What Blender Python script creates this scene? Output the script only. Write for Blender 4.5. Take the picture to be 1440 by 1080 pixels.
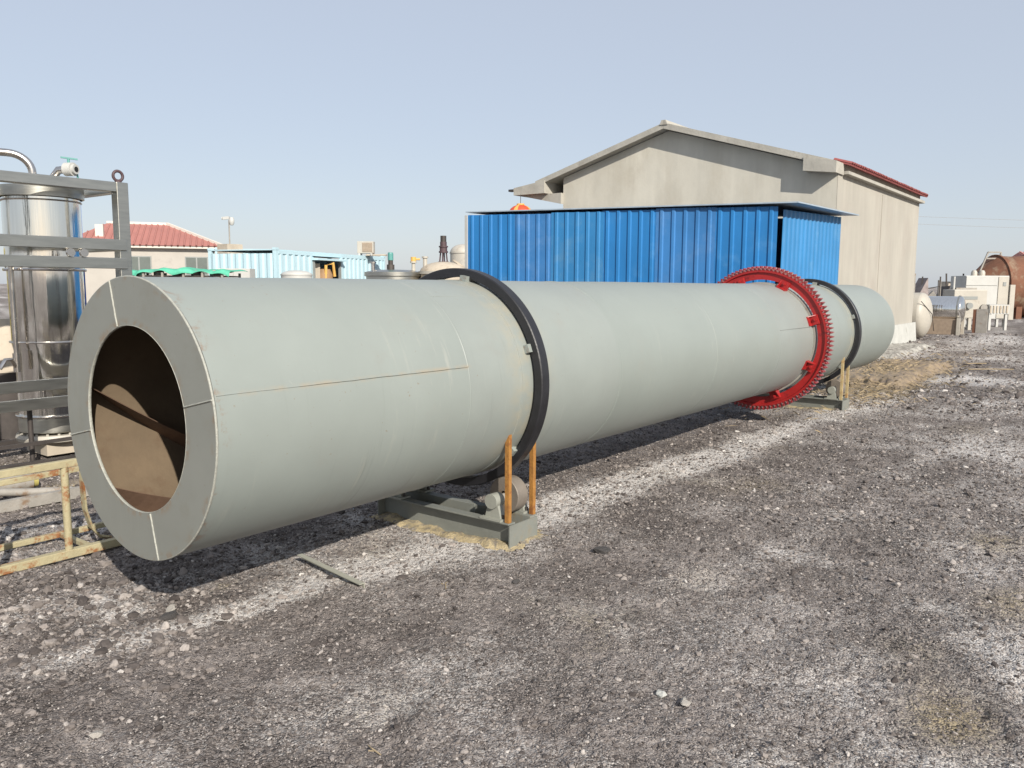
import bpy, math, random
import numpy as np
from mathutils import Vector, Matrix

random.seed(7)
rng = np.random.default_rng(11)
R = math.radians
PI = math.pi
scene = bpy.context.scene
for o in list(bpy.data.objects):
    bpy.data.objects.remove(o)
COL = scene.collection

# ------------------------------------------------------------------ camera
cam_data = bpy.data.cameras.new('camera')
cam_data.sensor_fit = 'HORIZONTAL'
cam_data.sensor_width = 36.0
cam_data.lens = 28.707
cam_data.clip_start = 0.05
cam_data.clip_end = 6000
cam = bpy.data.objects.new('camera', cam_data)
COL.objects.link(cam)
CAM = Vector((-1.87272, -3.61171, 1.62695))
rot = Matrix(((0.608987, 0.0922778, -0.787794),
              (-0.793168, 0.0764174, -0.604190),
              (0.0044478, 0.9927967, 0.119729)))
cam.matrix_world = Matrix.Translation(CAM) @ rot.to_4x4()
scene.camera = cam

# ------------------------------------------------------------------ sky and sun
TO_SUN = Vector((-0.8, -1.5, 1.0)).normalized()
world = bpy.data.worlds.new('World')
scene.world = world
world.use_nodes = True
wn = world.node_tree
for n in list(wn.nodes):
    wn.nodes.remove(n)
wo = wn.nodes.new('ShaderNodeOutputWorld')
wb = wn.nodes.new('ShaderNodeBackground')
sky = wn.nodes.new('ShaderNodeTexSky')
sky.sky_type = 'NISHITA'
sky.sun_disc = False
sky.sun_elevation = math.asin(TO_SUN.z)
sky.sun_rotation = math.atan2(TO_SUN.x, TO_SUN.y)
sky.altitude = 0
sky.air_density = 1.0
sky.dust_density = 1.0
sky.ozone_density = 1.0
wb.inputs['Strength'].default_value = 0.084
# thin even veil of high haze whitening the whole dome
veil = wn.nodes.new('ShaderNodeMix')
veil.data_type = 'RGBA'
veil.inputs[0].default_value = 0.60
veil.inputs[7].default_value = (7.25, 7.8, 8.9, 1)
wn.links.new(sky.outputs[0], veil.inputs[6])
wn.links.new(veil.outputs[2], wb.inputs[0])
wn.links.new(wb.outputs[0], wo.inputs[0])

sun_data = bpy.data.lights.new('sun', 'SUN')
sun_data.energy = 5.0
sun_data.angle = R(0.55)
sun_data.color = (1.0, 0.94, 0.84)
sun = bpy.data.objects.new('sun', sun_data)
COL.objects.link(sun)
sun.location = (-8, -15, 20)
sun.rotation_euler = TO_SUN.to_track_quat('Z', 'Y').to_euler()

scene.view_settings.view_transform = 'Standard'
scene.view_settings.look = 'None'
scene.view_settings.exposure = 0.25
scene.view_settings.gamma = 1.0
scene.view_settings.use_curve_mapping = False


# ------------------------------------------------------------------ materials
def mat(name, color, rough=0.6, metal=0.0, var=0.12, vscale=3.0, color2=None, c2scale=4.0, c2lo=0.55, c2hi=0.7,
        bump=0.0, bscale=60.0, streak=0.0, stretch=(1, 1, 1), spec=0.5, coat=0.0, rvar=0.1):
    m = bpy.data.materials.new(name)
    m.use_nodes = True
    nt = m.node_tree
    b = nt.nodes['Principled BSDF']
    L = nt.links.new
    tc = nt.nodes.new('ShaderNodeTexCoord')
    mp = nt.nodes.new('ShaderNodeMapping')
    mp.inputs['Scale'].default_value = stretch
    L(tc.outputs['Object'], mp.inputs[0])
    n1 = nt.nodes.new('ShaderNodeTexNoise')
    n1.inputs['Scale'].default_value = vscale
    n1.inputs['Detail'].default_value = 7
    n1.inputs['Roughness'].default_value = 0.62
    L(mp.outputs[0], n1.inputs['Vector'])
    mr = nt.nodes.new('ShaderNodeMapRange')
    mr.inputs['From Min'].default_value = 0.25
    mr.inputs['From Max'].default_value = 0.75
    mr.inputs['To Min'].default_value = 1 - var
    mr.inputs['To Max'].default_value = 1 + var
    L(n1.outputs['Fac'], mr.inputs['Value'])
    hs = nt.nodes.new('ShaderNodeHueSaturation')
    hs.inputs['Color'].default_value = (*color, 1)
    L(mr.outputs[0], hs.inputs['Value'])
    out = hs.outputs[0]
    if color2 is not None:
        n2 = nt.nodes.new('ShaderNodeTexNoise')
        n2.inputs['Scale'].default_value = c2scale
        n2.inputs['Detail'].default_value = 9
        n2.inputs['Roughness'].default_value = 0.7
        L(mp.outputs[0], n2.inputs['Vector'])
        r2 = nt.nodes.new('ShaderNodeMapRange')
        r2.interpolation_type = 'SMOOTHSTEP'
        r2.inputs['From Min'].default_value = c2lo
        r2.inputs['From Max'].default_value = c2hi
        L(n2.outputs['Fac'], r2.inputs['Value'])
        mx = nt.nodes.new('ShaderNodeMix')
        mx.data_type = 'RGBA'
        L(r2.outputs[0], mx.inputs[0])
        L(out, mx.inputs[6])
        mx.inputs[7].default_value = (*color2, 1)
        out = mx.outputs[2]
    if streak > 0:
        mp2 = nt.nodes.new('ShaderNodeMapping')
        mp2.inputs['Scale'].default_value = (5.0, 5.0, 0.28)
        L(tc.outputs['Object'], mp2.inputs[0])
        n4 = nt.nodes.new('ShaderNodeTexNoise')
        n4.inputs['Scale'].default_value = 1.0
        n4.inputs['Detail'].default_value = 7
        n4.inputs['Roughness'].default_value = 0.65
        L(mp2.outputs[0], n4.inputs['Vector'])
        r4 = nt.nodes.new('ShaderNodeMapRange')
        r4.inputs['From Min'].default_value = 0.35
        r4.inputs['From Max'].default_value = 0.68
        r4.inputs['To Min'].default_value = 1.0 + streak * 0.5
        r4.inputs['To Max'].default_value = 1.0 - streak
        L(n4.outputs['Fac'], r4.inputs['Value'])
        h4 = nt.nodes.new('ShaderNodeHueSaturation')
        L(out, h4.inputs['Color'])
        L(r4.outputs[0], h4.inputs['Value'])
        out = h4.outputs[0]
    L(out, b.inputs['Base Color'])
    rr = nt.nodes.new('ShaderNodeMapRange')
    rr.inputs['To Min'].default_value = max(0.02, rough - rvar)
    rr.inputs['To Max'].default_value = min(1, rough + rvar)
    L(n1.outputs['Fac'], rr.inputs['Value'])
    L(rr.outputs[0], b.inputs['Roughness'])
    b.inputs['Metallic'].default_value = metal
    b.inputs['Specular IOR Level'].default_value = spec
    b.inputs['Coat Weight'].default_value = coat
    if bump > 0:
        n3 = nt.nodes.new('ShaderNodeTexNoise')
        n3.inputs['Scale'].default_value = bscale
        n3.inputs['Detail'].default_value = 6
        L(mp.outputs[0], n3.inputs['Vector'])
        bp = nt.nodes.new('ShaderNodeBump')
        bp.inputs['Strength'].default_value = bump
        bp.inputs['Distance'].default_value = 0.01
        L(n3.outputs['Fac'], bp.inputs['Height'])
        L(bp.outputs[0], b.inputs['Normal'])
    return m


M = {}
M['drum'] = mat('drum_grey_paint', (0.252, 0.275, 0.258), 0.45, var=0.08, vscale=1.6, color2=(0.245, 0.252, 0.232),
                c2scale=2.6, c2lo=0.52, c2hi=0.8, bump=0.14, bscale=3.5, stretch=(1, 1, 1))
M['plate'] = mat('end_plate_paint', (0.215, 0.220, 0.198), 0.5, var=0.07, vscale=2.5, color2=(0.20, 0.19, 0.16),
                 c2scale=4, c2lo=0.55, c2hi=0.85, bump=0.04, bscale=20)
M['weld'] = mat('weld_bead', (0.33, 0.33, 0.29), 0.5, var=0.2, vscale=40, color2=(0.35, 0.22, 0.12), c2scale=7, c2lo=0.6, c2hi=0.72,
                bump=0.4, bscale=120)
M['liner'] = mat('rusty_liner', (0.135, 0.098, 0.062), 0.85, var=0.2, vscale=5, color2=(0.11, 0.068, 0.04), c2scale=6, c2lo=0.5, c2hi=0.8,
                 bump=0.2, bscale=40)
M['vane'] = mat('rusty_vane', (0.11, 0.065, 0.042), 0.75, var=0.2, vscale=6, color2=(0.07, 0.04, 0.028), c2scale=5, bump=0.2, bscale=50)
M['tyre'] = mat('black_paint', (0.016, 0.016, 0.019), 0.45, var=0.3, vscale=10, color2=(0.065, 0.062, 0.06), c2scale=9, c2lo=0.6, c2hi=0.8,
                bump=0.15, bscale=60)
M['red'] = mat('gear_red_paint', (0.32, 0.016, 0.016), 0.40, var=0.15, vscale=8, color2=(0.13, 0.012, 0.014), c2scale=7, bump=0.1, bscale=50)
M['tooth'] = mat('tooth_red_paint', (0.23, 0.014, 0.017), 0.42, var=0.2, vscale=20, color2=(0.30, 0.26, 0.25), c2scale=22, c2lo=0.50, c2hi=0.62)
M['basegrey'] = mat('base_grey_paint', (0.185, 0.192, 0.172), 0.6, var=0.15, vscale=6, color2=(0.20, 0.165, 0.11), c2scale=6, c2lo=0.55, c2hi=0.75,
                    bump=0.15, bscale=50)
M['bearing'] = mat('bearing_paint', (0.27, 0.275, 0.24), 0.6, var=0.12, vscale=9, color2=(0.22, 0.19, 0.14), c2scale=9, c2lo=0.55, c2hi=0.75, bump=0.15, bscale=50)
M['iron_pale'] = mat('pale_grey_iron', (0.33, 0.325, 0.27), 0.7, var=0.15, vscale=12, color2=(0.24, 0.19, 0.13), c2scale=12, c2lo=0.55, c2hi=0.72)
M['roller'] = mat('roller_steel', (0.22, 0.19, 0.16), 0.6, metal=0.3, var=0.2, vscale=9, color2=(0.20, 0.13, 0.08), c2scale=8, bump=0.15, bscale=60)
M['orange'] = mat('orange_rust_paint', (0.33, 0.155, 0.035), 0.7, streak=0.25, var=0.25, vscale=12, color2=(0.20, 0.072, 0.022), c2scale=14, c2lo=0.45, c2hi=0.7,
                  bump=0.3, bscale=90)
M['palepost'] = mat('pale_rust_paint', (0.42, 0.33, 0.17), 0.75, var=0.2, vscale=12, color2=(0.34, 0.17, 0.06), c2scale=14, c2lo=0.45, c2hi=0.7,
                    bump=0.3, bscale=90)
M['yellow'] = mat('yellow_rust_paint', (0.37, 0.325, 0.20), 0.7, var=0.15, vscale=10, color2=(0.25, 0.10, 0.035), c2scale=7, c2lo=0.50, c2hi=0.62,
                  bump=0.3, bscale=80)
M['blue'] = mat('blue_sheet', (0.018, 0.165, 0.42), 0.42, streak=0.06, var=0.1, vscale=1.2, color2=(0.06, 0.215, 0.45), c2scale=1.6, c2lo=0.5, c2hi=0.75)
M['blue_b'] = mat('blue_sheet_faded', (0.035, 0.165, 0.40), 0.46, streak=0.07, var=0.12, vscale=1.4, color2=(0.075, 0.20, 0.42), c2scale=1.9, c2lo=0.45, c2hi=0.7)
M['blue_c'] = mat('blue_sheet_dusty', (0.025, 0.18, 0.41), 0.5, streak=0.07, var=0.12, vscale=1.1, color2=(0.06, 0.20, 0.38), c2scale=2.2, c2lo=0.45, c2hi=0.7)
M['blue2'] = mat('pale_blue_sheet', (0.03, 0.19, 0.42), 0.40, streak=0.12, var=0.1, vscale=1.2, color2=(0.06, 0.22, 0.43), c2scale=2)
M['shedroof'] = mat('shed_roof_edge', (0.30, 0.36, 0.42), 0.5, var=0.2, vscale=4)
M['plaster'] = mat('cement_plaster', (0.545, 0.515, 0.44), 0.9, streak=0.05, var=0.16, vscale=0.9, color2=(0.47, 0.43, 0.35), c2scale=0.8, c2lo=0.45, c2hi=0.75,  # gable tone raised, standing in for more sun on this wall
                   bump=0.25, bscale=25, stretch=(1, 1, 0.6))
M['plaster_side'] = mat('side_cement_render', (0.385, 0.362, 0.315), 0.9, streak=0.06, var=0.12, vscale=0.9, color2=(0.345, 0.31, 0.27), c2scale=0.8, c2lo=0.45, c2hi=0.75,  # side wall tone lowered, standing in for less sun on it
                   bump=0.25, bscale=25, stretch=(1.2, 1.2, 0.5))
M['concrete'] = mat('grey_concrete', (0.38, 0.36, 0.315), 0.9, var=0.2, vscale=2.5, color2=(0.27, 0.25, 0.215), c2scale=3, bump=0.5, bscale=20)
M['limewash'] = mat('white_limewash', (0.46, 0.46, 0.43), 0.9, var=0.15, vscale=3, color2=(0.31, 0.305, 0.27), c2scale=4, bump=0.5, bscale=20)
M['redtile'] = mat('red_roof_tile', (0.27, 0.075, 0.07), 0.75, var=0.25, vscale=3, color2=(0.26, 0.07, 0.06), c2scale=4)
M['redtile2'] = mat('faded_red_tile', (0.37, 0.155, 0.13), 0.75, var=0.15, vscale=1, color2=(0.32, 0.13, 0.105), c2scale=2)
M['housewall'] = mat('house_wall', (0.42, 0.39, 0.35), 0.9, var=0.1, vscale=1, color2=(0.35, 0.32, 0.29), c2scale=1)
M['housetrim'] = mat('house_trim', (0.60, 0.56, 0.50), 0.9, var=0.1, vscale=1)
M['glass'] = mat('window_glass', (0.12, 0.14, 0.13), 0.15, var=0.1, spec=0.8)
M['frame'] = mat('window_frame', (0.25, 0.26, 0.25), 0.5)
M['stainless'] = mat('polished_stainless', (0.78, 0.76, 0.72), 0.09, metal=1.0, var=0.10, vscale=3, stretch=(7, 7, 0.35), bump=0.55, bscale=2.2, rvar=0.05)
M['brushed'] = mat('brushed_stainless', (0.47, 0.46, 0.415), 0.36, metal=1.0, var=0.12, vscale=5, stretch=(1, 1, 8), rvar=0.08)
M['seat_steel'] = mat('steel_fittings', (0.6, 0.56, 0.52), 0.25, metal=1.0, var=0.1, vscale=10)
M['darksteel'] = mat('dark_steel', (0.07, 0.06, 0.055), 0.6, metal=0.4, var=0.3, vscale=8)
M['dullsteel'] = mat('dull_grey_steel', (0.30, 0.28, 0.25), 0.7, metal=0.1, var=0.2, vscale=8, color2=(0.22, 0.15, 0.10), c2scale=6, bump=0.2, bscale=60)
M['skyblue'] = mat('sky_blue_container_paint', (0.44, 0.60, 0.66), 0.55, var=0.08, vscale=1, color2=(0.46, 0.60, 0.64), c2scale=2)
M['white'] = mat('white_paint', (0.47, 0.465, 0.44), 0.5, var=0.08, vscale=2, color2=(0.36, 0.335, 0.295), c2scale=3, c2lo=0.55, c2hi=0.8)
M['ivory'] = mat('ivory_paint', (0.43, 0.40, 0.345), 0.5, var=0.1, vscale=2, color2=(0.31, 0.26, 0.205), c2scale=3, c2lo=0.55, c2hi=0.75)
M['grille'] = mat('grille_brown', (0.30, 0.23, 0.17), 0.7, var=0.2, vscale=10)
M['tarp'] = mat('green_tarp', (0.10, 0.43, 0.29), 0.8, var=0.22, vscale=6, bump=0.6, bscale=14, spec=0.2)
M['teal'] = mat('teal_motor_paint', (0.09, 0.27, 0.25), 0.5, var=0.15, vscale=8)
M['maroon'] = mat('maroon_steel', (0.075, 0.045, 0.05), 0.6, var=0.3, vscale=8)
M['beige'] = mat('insulation_beige', (0.45, 0.39, 0.31), 0.8, var=0.15, vscale=4, color2=(0.33, 0.27, 0.2), c2scale=5)
M['brown'] = mat('brown_machine', (0.28, 0.17, 0.09), 0.7, var=0.2, vscale=5)
M['rust'] = mat('heavy_rust', (0.16, 0.07, 0.04), 0.85, var=0.35, vscale=1.4, color2=(0.24, 0.17, 0.115), c2scale=1.1, c2lo=0.5, c2hi=0.65,
                bump=0.5, bscale=10)
M['pinktruss'] = mat('faded_red_steel', (0.48, 0.22, 0.19), 0.7, var=0.15)
M['lantern'] = mat('red_lantern_cloth', (0.58, 0.07, 0.03), 0.6, var=0.15, vscale=5)
M['gold'] = mat('lantern_gold', (0.65, 0.38, 0.10), 0.5)
M['shutblue'] = mat('deep_blue_post', (0.03, 0.11, 0.42), 0.5)
M['sand'] = mat('builders_sand', (0.40, 0.325, 0.195), 0.95, var=0.25, vscale=14, color2=(0.20, 0.175, 0.14), c2scale=16, c2lo=0.46, c2hi=0.60, bump=1.0, bscale=80)
M['straw_soil'] = mat('straw_soil', (0.25, 0.19, 0.125), 0.95, var=0.35, vscale=5, color2=(0.16, 0.125, 0.10), c2scale=9, c2lo=0.48, c2hi=0.62, bump=1.0, bscale=30)
M['pale_debris'] = mat('pale_debris', (0.36, 0.345, 0.31), 0.95, var=0.3, vscale=6, color2=(0.17, 0.155, 0.14), c2scale=7, c2lo=0.46, c2hi=0.60, bump=1.0, bscale=25)
M['rock'] = mat('dark_slag_rock', (0.085, 0.078, 0.075), 0.9, var=0.35, vscale=14, bump=0.8, bscale=50)
M['palerock'] = mat('pale_stone', (0.42, 0.39, 0.35), 0.9, var=0.2, vscale=20, bump=0.6, bscale=60)
M['straw'] = mat('dry_straw', (0.30, 0.235, 0.15), 0.9, var=0.35, vscale=9)
M['rubble'] = mat('grey_debris', (0.26, 0.22, 0.21), 0.9, var=0.4, vscale=3, bump=0.6, bscale=12)
M['yellowgreen'] = mat('olive_yellow_paint', (0.36, 0.31, 0.10), 0.6, var=0.15, vscale=5)
M['black'] = mat('black_hole', (0.01, 0.01, 0.01), 0.8)


def weather(m, mode):
    """wear on painted drum steel: plate tone, dirt runs, scuffs and rust at edges, all fixed to the metal"""
    nt = m.node_tree
    L = nt.links.new
    b = nt.nodes['Principled BSDF']
    col = b.inputs['Base Color'].links[0].from_socket
    tc = nt.nodes.new('ShaderNodeTexCoord')
    sp = nt.nodes.new('ShaderNodeSeparateXYZ')
    L(tc.outputs['Object'], sp.inputs[0])

    def mt(op, a_, b_=None, c_=None):
        q = nt.nodes.new('ShaderNodeMath')
        q.operation = op
        for sck, val in zip(q.inputs, (a_, b_, c_)):
            if val is None:
                continue
            if isinstance(val, (int, float)):
                sck.default_value = val
            else:
                L(val, sck)
        return q.outputs[0]

    def ramp(val, lo, hi, inv=False):
        q = nt.nodes.new('ShaderNodeMapRange')
        q.interpolation_type = 'SMOOTHSTEP'
        q.inputs['From Min'].default_value = lo
        q.inputs['From Max'].default_value = hi
        if inv:
            q.inputs['To Min'].default_value = 1
            q.inputs['To Max'].default_value = 0
        L(val, q.inputs['Value'])
        return q.outputs[0]

    def nz(vec, scale, detail=5, rough=0.6):
        q = nt.nodes.new('ShaderNodeTexNoise')
        q.inputs['Scale'].default_value = scale
        q.inputs['Detail'].default_value = detail
        q.inputs['Roughness'].default_value = rough
        L(vec, q.inputs['Vector'])
        return q.outputs['Fac']

    def comb(x, y, z=0.0):
        q = nt.nodes.new('ShaderNodeCombineXYZ')
        for sck, val in zip(q.inputs, (x, y, z)):
            if isinstance(val, (int, float)):
                sck.default_value = val
            else:
                L(val, sck)
        return q.outputs[0]

    def over(f, c, amount=1.0):
        nonlocal col
        q = nt.nodes.new('ShaderNodeMix')
        q.data_type = 'RGBA'
        L(mt('MULTIPLY', f, amount), q.inputs[0])
        L(col, q.inputs[6])
        q.inputs[7].default_value = (*c, 1)
        col = q.outputs[2]
    X, Y = sp.outputs[0], sp.outputs[1]
    Z = mt('SUBTRACT', sp.outputs[2], 1.0105)
    ang = mt('ARCTAN2', Z, mt('MULTIPLY', Y, -1.0))
    rad = mt('SQRT', mt('ADD', mt('MULTIPLY', Y, Y), mt('MULTIPLY', Z, Z)))
    obj = tc.outputs['Object']
    low = ramp(nz(obj, 0.9, 4), 0.42, 0.66)
    if mode == 'shell':
        # each rolled plate course slightly different in tone
        course = nt.nodes.new('ShaderNodeTexWhiteNoise')
        course.noise_dimensions = '1D'
        L(mt('FLOOR', mt('DIVIDE', mt('ADD', X, 0.04), 1.652)), course.inputs['W'])
        over(course.outputs['Value'], (0.232, 0.262, 0.24), 0.45)
        # dark rain runs and pale runs down the sides
        runs = nz(comb(mt('MULTIPLY', X, 24.0), mt('MULTIPLY', ang, 0.7)), 1.0, 6, 0.65)
        over(mt('MULTIPLY', ramp(runs, 0.54, 0.74), low), (0.155, 0.170, 0.150), 0.55)
        runs2 = nz(comb(mt('ADD', mt('MULTIPLY', X, 15.0), 40.0), mt('MULTIPLY', ang, 1.1)), 1.0, 6, 0.7)
        over(mt('MULTIPLY', ramp(runs2, 0.56, 0.72), ramp(nz(obj, 0.6, 3), 0.45, 0.6)), (0.34, 0.345, 0.31), 0.6)
        # brush and sling scuffs, crossing at a slant
        sl = mt('ADD', mt('MULTIPLY', X, 60.0), mt('MULTIPLY', ang, 26.0))
        sc = nz(comb(sl, mt('ADD', mt('MULTIPLY', X, 2.0), mt('MULTIPLY', ang, -5.0))), 1.0, 4, 0.6)
        over(mt('MULTIPLY', ramp(sc, 0.64, 0.74), ramp(nz(obj, 1.7, 4), 0.52, 0.66)), (0.42, 0.42, 0.385), 0.7)
        # rusty cream stain along the long welded joint
        dseam = mt('ABSOLUTE', mt('SUBTRACT', ang, 0.2505))
        sm_ = mt('MULTIPLY', ramp(dseam, 0.0, 0.035, True), ramp(X, 1.60, 1.66, True))
        over(mt('MULTIPLY', sm_, ramp(nz(obj, 5, 6, 0.7), 0.42, 0.62)), (0.33, 0.27, 0.19), 0.6)
        # cream grime beside the riding tyres
        for xc in (2.19, 9.35):
            d = mt('ABSOLUTE', mt('SUBTRACT', X, xc))
            over(mt('MULTIPLY', ramp(d, 0.04, 0.34, True), ramp(nz(obj, 9, 6), 0.36, 0.68)), (0.32, 0.295, 0.225), 0.65)
        # rust creeping in from the rim and small freckles
        over(mt('MULTIPLY', ramp(X, 0.012, 0.09, True), ramp(nz(obj, 11, 6, 0.7), 0.52, 0.66)), (0.20, 0.10, 0.05), 0.6)
        over(ramp(nz(obj, 38, 3, 0.6), 0.70, 0.76), (0.19, 0.12, 0.07), 0.6)
        over(ramp(nz(obj, 1.3, 7, 0.75), 0.58, 0.78), (0.30, 0.295, 0.25), 0.5)
    else:
        over(mt('MULTIPLY', ramp(rad, 0.60, 0.648), ramp(nz(obj, 10, 6, 0.7), 0.50, 0.66)), (0.20, 0.13, 0.075), 0.55)
        over(mt('MULTIPLY', ramp(rad, 0.432, 0.475, True), ramp(nz(obj, 14, 6, 0.7), 0.45, 0.62)), (0.22, 0.14, 0.075), 0.65)
        sp2 = nz(comb(mt('MULTIPLY', Y, 16.0), mt('MULTIPLY', Z, 1.2)), 1.0, 6, 0.65)
        over(mt('MULTIPLY', ramp(sp2, 0.52, 0.72), low), (0.30, 0.30, 0.265), 0.5)
        over(ramp(nz(obj, 30, 3), 0.68, 0.75), (0.16, 0.13, 0.10), 0.5)
        over(ramp(nz(obj, 3.2, 6, 0.7), 0.5, 0.72), (0.185, 0.18, 0.15), 0.5)
    L(col, b.inputs['Base Color'])


weather(M['drum'], 'shell')
weather(M['plate'], 'plate')


# ------------------------------------------------------------------ mesh builder
class MB:
    def __init__(self):
        self.v = []
        self.f = []

    def add(self, vs, fs):
        k = len(self.v)
        self.v += [tuple(x) for x in vs]
        self.f += [tuple(i + k for i in q) for q in fs]
        return self

    def box(self, x0, x1, y0, y1, z0, z1):
        vs = [(x0, y0, z0), (x1, y0, z0), (x1, y1, z0), (x0, y1, z0), (x0, y0, z1), (x1, y0, z1), (x1, y1, z1), (x0, y1, z1)]
        return self.add(vs, [(3, 2, 1, 0), (4, 5, 6, 7), (0, 1, 5, 4), (1, 2, 6, 5), (2, 3, 7, 6), (3, 0, 4, 7)])

    def bar(self, a, b, w, h, up=(0, 0, 1)):
        """square bar from a to b, w sideways and h along up"""
        a, b = Vector(a), Vector(b)
        d = (b - a).normalized()
        u = Vector(up)
        s = d.cross(u)
        if s.length < 1e-4:
            s = d.cross(Vector((0, 1, 0)))
        s.normalize()
        u = s.cross(d).normalized()
        vs = []
        for p in (a, b):
            for i, j in ((-1, -1), (1, -1), (1, 1), (-1, 1)):
                vs.append(p + s * (i * w / 2) + u * (j * h / 2))
        return self.add(vs, [(0, 1, 2, 3), (7, 6, 5, 4), (4, 5, 1, 0), (5, 6, 2, 1), (6, 7, 3, 2), (7, 4, 0, 3)])

    def cyl(self, a, b, r, n=24, r2=None, caps=True):
        a, b = Vector(a), Vector(b)
        r2 = r if r2 is None else r2
        d = (b - a).normalized()
        s = d.cross(Vector((0, 0, 1)))
        if s.length < 1e-3:
            s = Vector((1, 0, 0))
        s.normalize()
        u = s.cross(d)
        vs = []
        for p, q in ((a, r), (b, r2)):
            for i in range(n):
                t = 2 * PI * i / n
                vs.append(p + s * (q * math.cos(t)) + u * (q * math.sin(t)))
        fs = [(i, (i + 1) % n, n + (i + 1) % n, n + i) for i in range(n)]
        if caps:
            fs += [tuple(range(n - 1, -1, -1)), tuple(range(n, 2 * n))]
        return self.add(vs, fs)

    def tube(self, pts, r, n=12):
        pts = [Vector(p) for p in pts]
        vs, fs = [], []
        prev = None
        for k, p in enumerate(pts):
            d = (pts[min(k + 1, len(pts) - 1)] - pts[max(k - 1, 0)]).normalized()
            if prev is None:
                s = d.cross(Vector((0, 0, 1)))
                if s.length < 1e-3:
                    s = Vector((1, 0, 0))
            else:
                s = prev - d * prev.dot(d)
            s.normalize()
            prev = s
            u = d.cross(s)
            for i in range(n):
                t = 2 * PI * i / n
                vs.append(p + s * (r * math.cos(t)) + u * (r * math.sin(t)))
        for k in range(len(pts) - 1):
            for i in range(n):
                fs.append((k * n + i, k * n + (i + 1) % n, (k + 1) * n + (i + 1) % n, (k + 1) * n + i))
        fs += [tuple(range(n - 1, -1, -1)), tuple(range((len(pts) - 1) * n, len(pts) * n))]
        return self.add(vs, fs)

    def lathe(self, prof, n=64, axis='Z', c=(0, 0, 0), a0=0.0, a1=2 * PI, close=False):
        """prof: list of (r, h); axis X or Z or Y; close joins last profile point to first"""
        full = abs(a1 - a0 - 2 * PI) < 1e-6
        m = n if full else n + 1
        vs, fs = [], []
        for i in range(m):
            t = a0 + (a1 - a0) * i / n
            ct, st = math.cos(t), math.sin(t)
            for r, h in prof:
                if axis == 'Z':
                    vs.append((c[0] + r * ct, c[1] + r * st, c[2] + h))
                elif axis == 'X':
                    vs.append((c[0] + h, c[1] - r * ct, c[2] + r * st))
                else:
                    vs.append((c[0] + r * ct, c[1] + h, c[2] + r * st))
        k = len(prof)
        pe = k if close else k - 1
        for i in range(n):
            j = (i + 1) % m
            for q in range(pe):
                q2 = (q + 1) % k
                fs.append((i * k + q, j * k + q, j * k + q2, i * k + q2))
        if close and not full:
            fs.append(tuple(range(k)))
            fs.append(tuple((m - 1) * k + q for q in range(k - 1, -1, -1)))
        return self.add(vs, fs)

    def prism(self, poly, a, b, axis='X'):
        n = len(poly)
        vs = []
        for h in (a, b):
            for p, q in poly:
                vs.append({'X': (h, p, q), 'Y': (p, h, q), 'Z': (p, q, h)}[axis])
        fs = [(i, (i + 1) % n, n + (i + 1) % n, n + i) for i in range(n)]
        fs += [tuple(range(n - 1, -1, -1)), tuple(range(n, 2 * n))]
        return self.add(vs, fs)

    def mesh(self, name, material, smooth=None):
        me = bpy.data.meshes.new(name)
        me.from_pydata([tuple(v) for v in self.v], [], self.f)
        import bmesh
        bm = bmesh.new()
        bm.from_mesh(me)
        bmesh.ops.recalc_face_normals(bm, faces=bm.faces)
        bm.to_mesh(me)
        bm.free()
        me.materials.append(material)
        if smooth:
            me.shade_smooth()
            me.set_sharp_from_angle(angle=R(smooth))
        return me

    def build(self, name, material, parent=None, smooth=None, bevel=0.0, label=None):
        o = bpy.data.objects.new(name, self.mesh(name, material, smooth))
        COL.objects.link(o)
        if parent is not None:
            o.parent = parent
        if bevel:
            bv = o.modifiers.new('bevel', 'BEVEL')
            bv.width = bevel
            bv.segments = 2
            bv.limit_method = 'ANGLE'
        if label:
            o['label'] = label
        return o


def thing(name, label, cat, loc=(0, 0, 0), rz=0.0, group=None):
    o = bpy.data.objects.new(name, None)
    COL.objects.link(o)
    o.location = loc
    o.rotation_euler = (0, 0, rz)
    o.empty_display_size = 0.2
    o['label'] = label
    o['category'] = cat
    if group:
        o['group'] = group
    return o


def tag(o, label=None, cat=None, group=None, kind=None):
    if label:
        o['label'] = label
    if cat:
        o['category'] = cat
    if group:
        o['group'] = group
    if kind:
        o['kind'] = kind
    return o


def share(name, me, parent, loc=(0, 0, 0), rot=(0, 0, 0), scale=(1, 1, 1)):
    o = bpy.data.objects.new(name, me)
    COL.objects.link(o)
    o.parent = parent
    o.location = loc
    o.rotation_euler = rot
    o.scale = scale
    return o


def copy_tree(o, parent=None):
    c = o.copy()
    COL.objects.link(c)
    c.parent = parent
    for ch in list(o.children):
        copy_tree(ch, c)
    return c


# ------------------------------------------------------------------ numpy noise
_perm = rng.random((256, 256))


def vnoise(x, y):
    xi = np.floor(x).astype(int)
    yi = np.floor(y).astype(int)
    xf = x - xi
    yf = y - yi
    u = xf * xf * (3 - 2 * xf)
    v = yf * yf * (3 - 2 * yf)
    a = _perm[xi % 256, yi % 256]
    b = _perm[(xi + 1) % 256, yi % 256]
    c = _perm[xi % 256, (yi + 1) % 256]
    d = _perm[(xi + 1) % 256, (yi + 1) % 256]
    return (a * (1 - u) + b * u) * (1 - v) + (c * (1 - u) + d * u) * v


def fbm(x, y, s, o=4):
    t = 0.0
    amp = 1.0
    tot = 0.0
    for k in range(o):
        t = t + amp * vnoise(x * s + 17.3 * k, y * s + 5.1 * k)
        tot += amp
        amp *= 0.5
        s *= 2.03
    return t / tot


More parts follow.
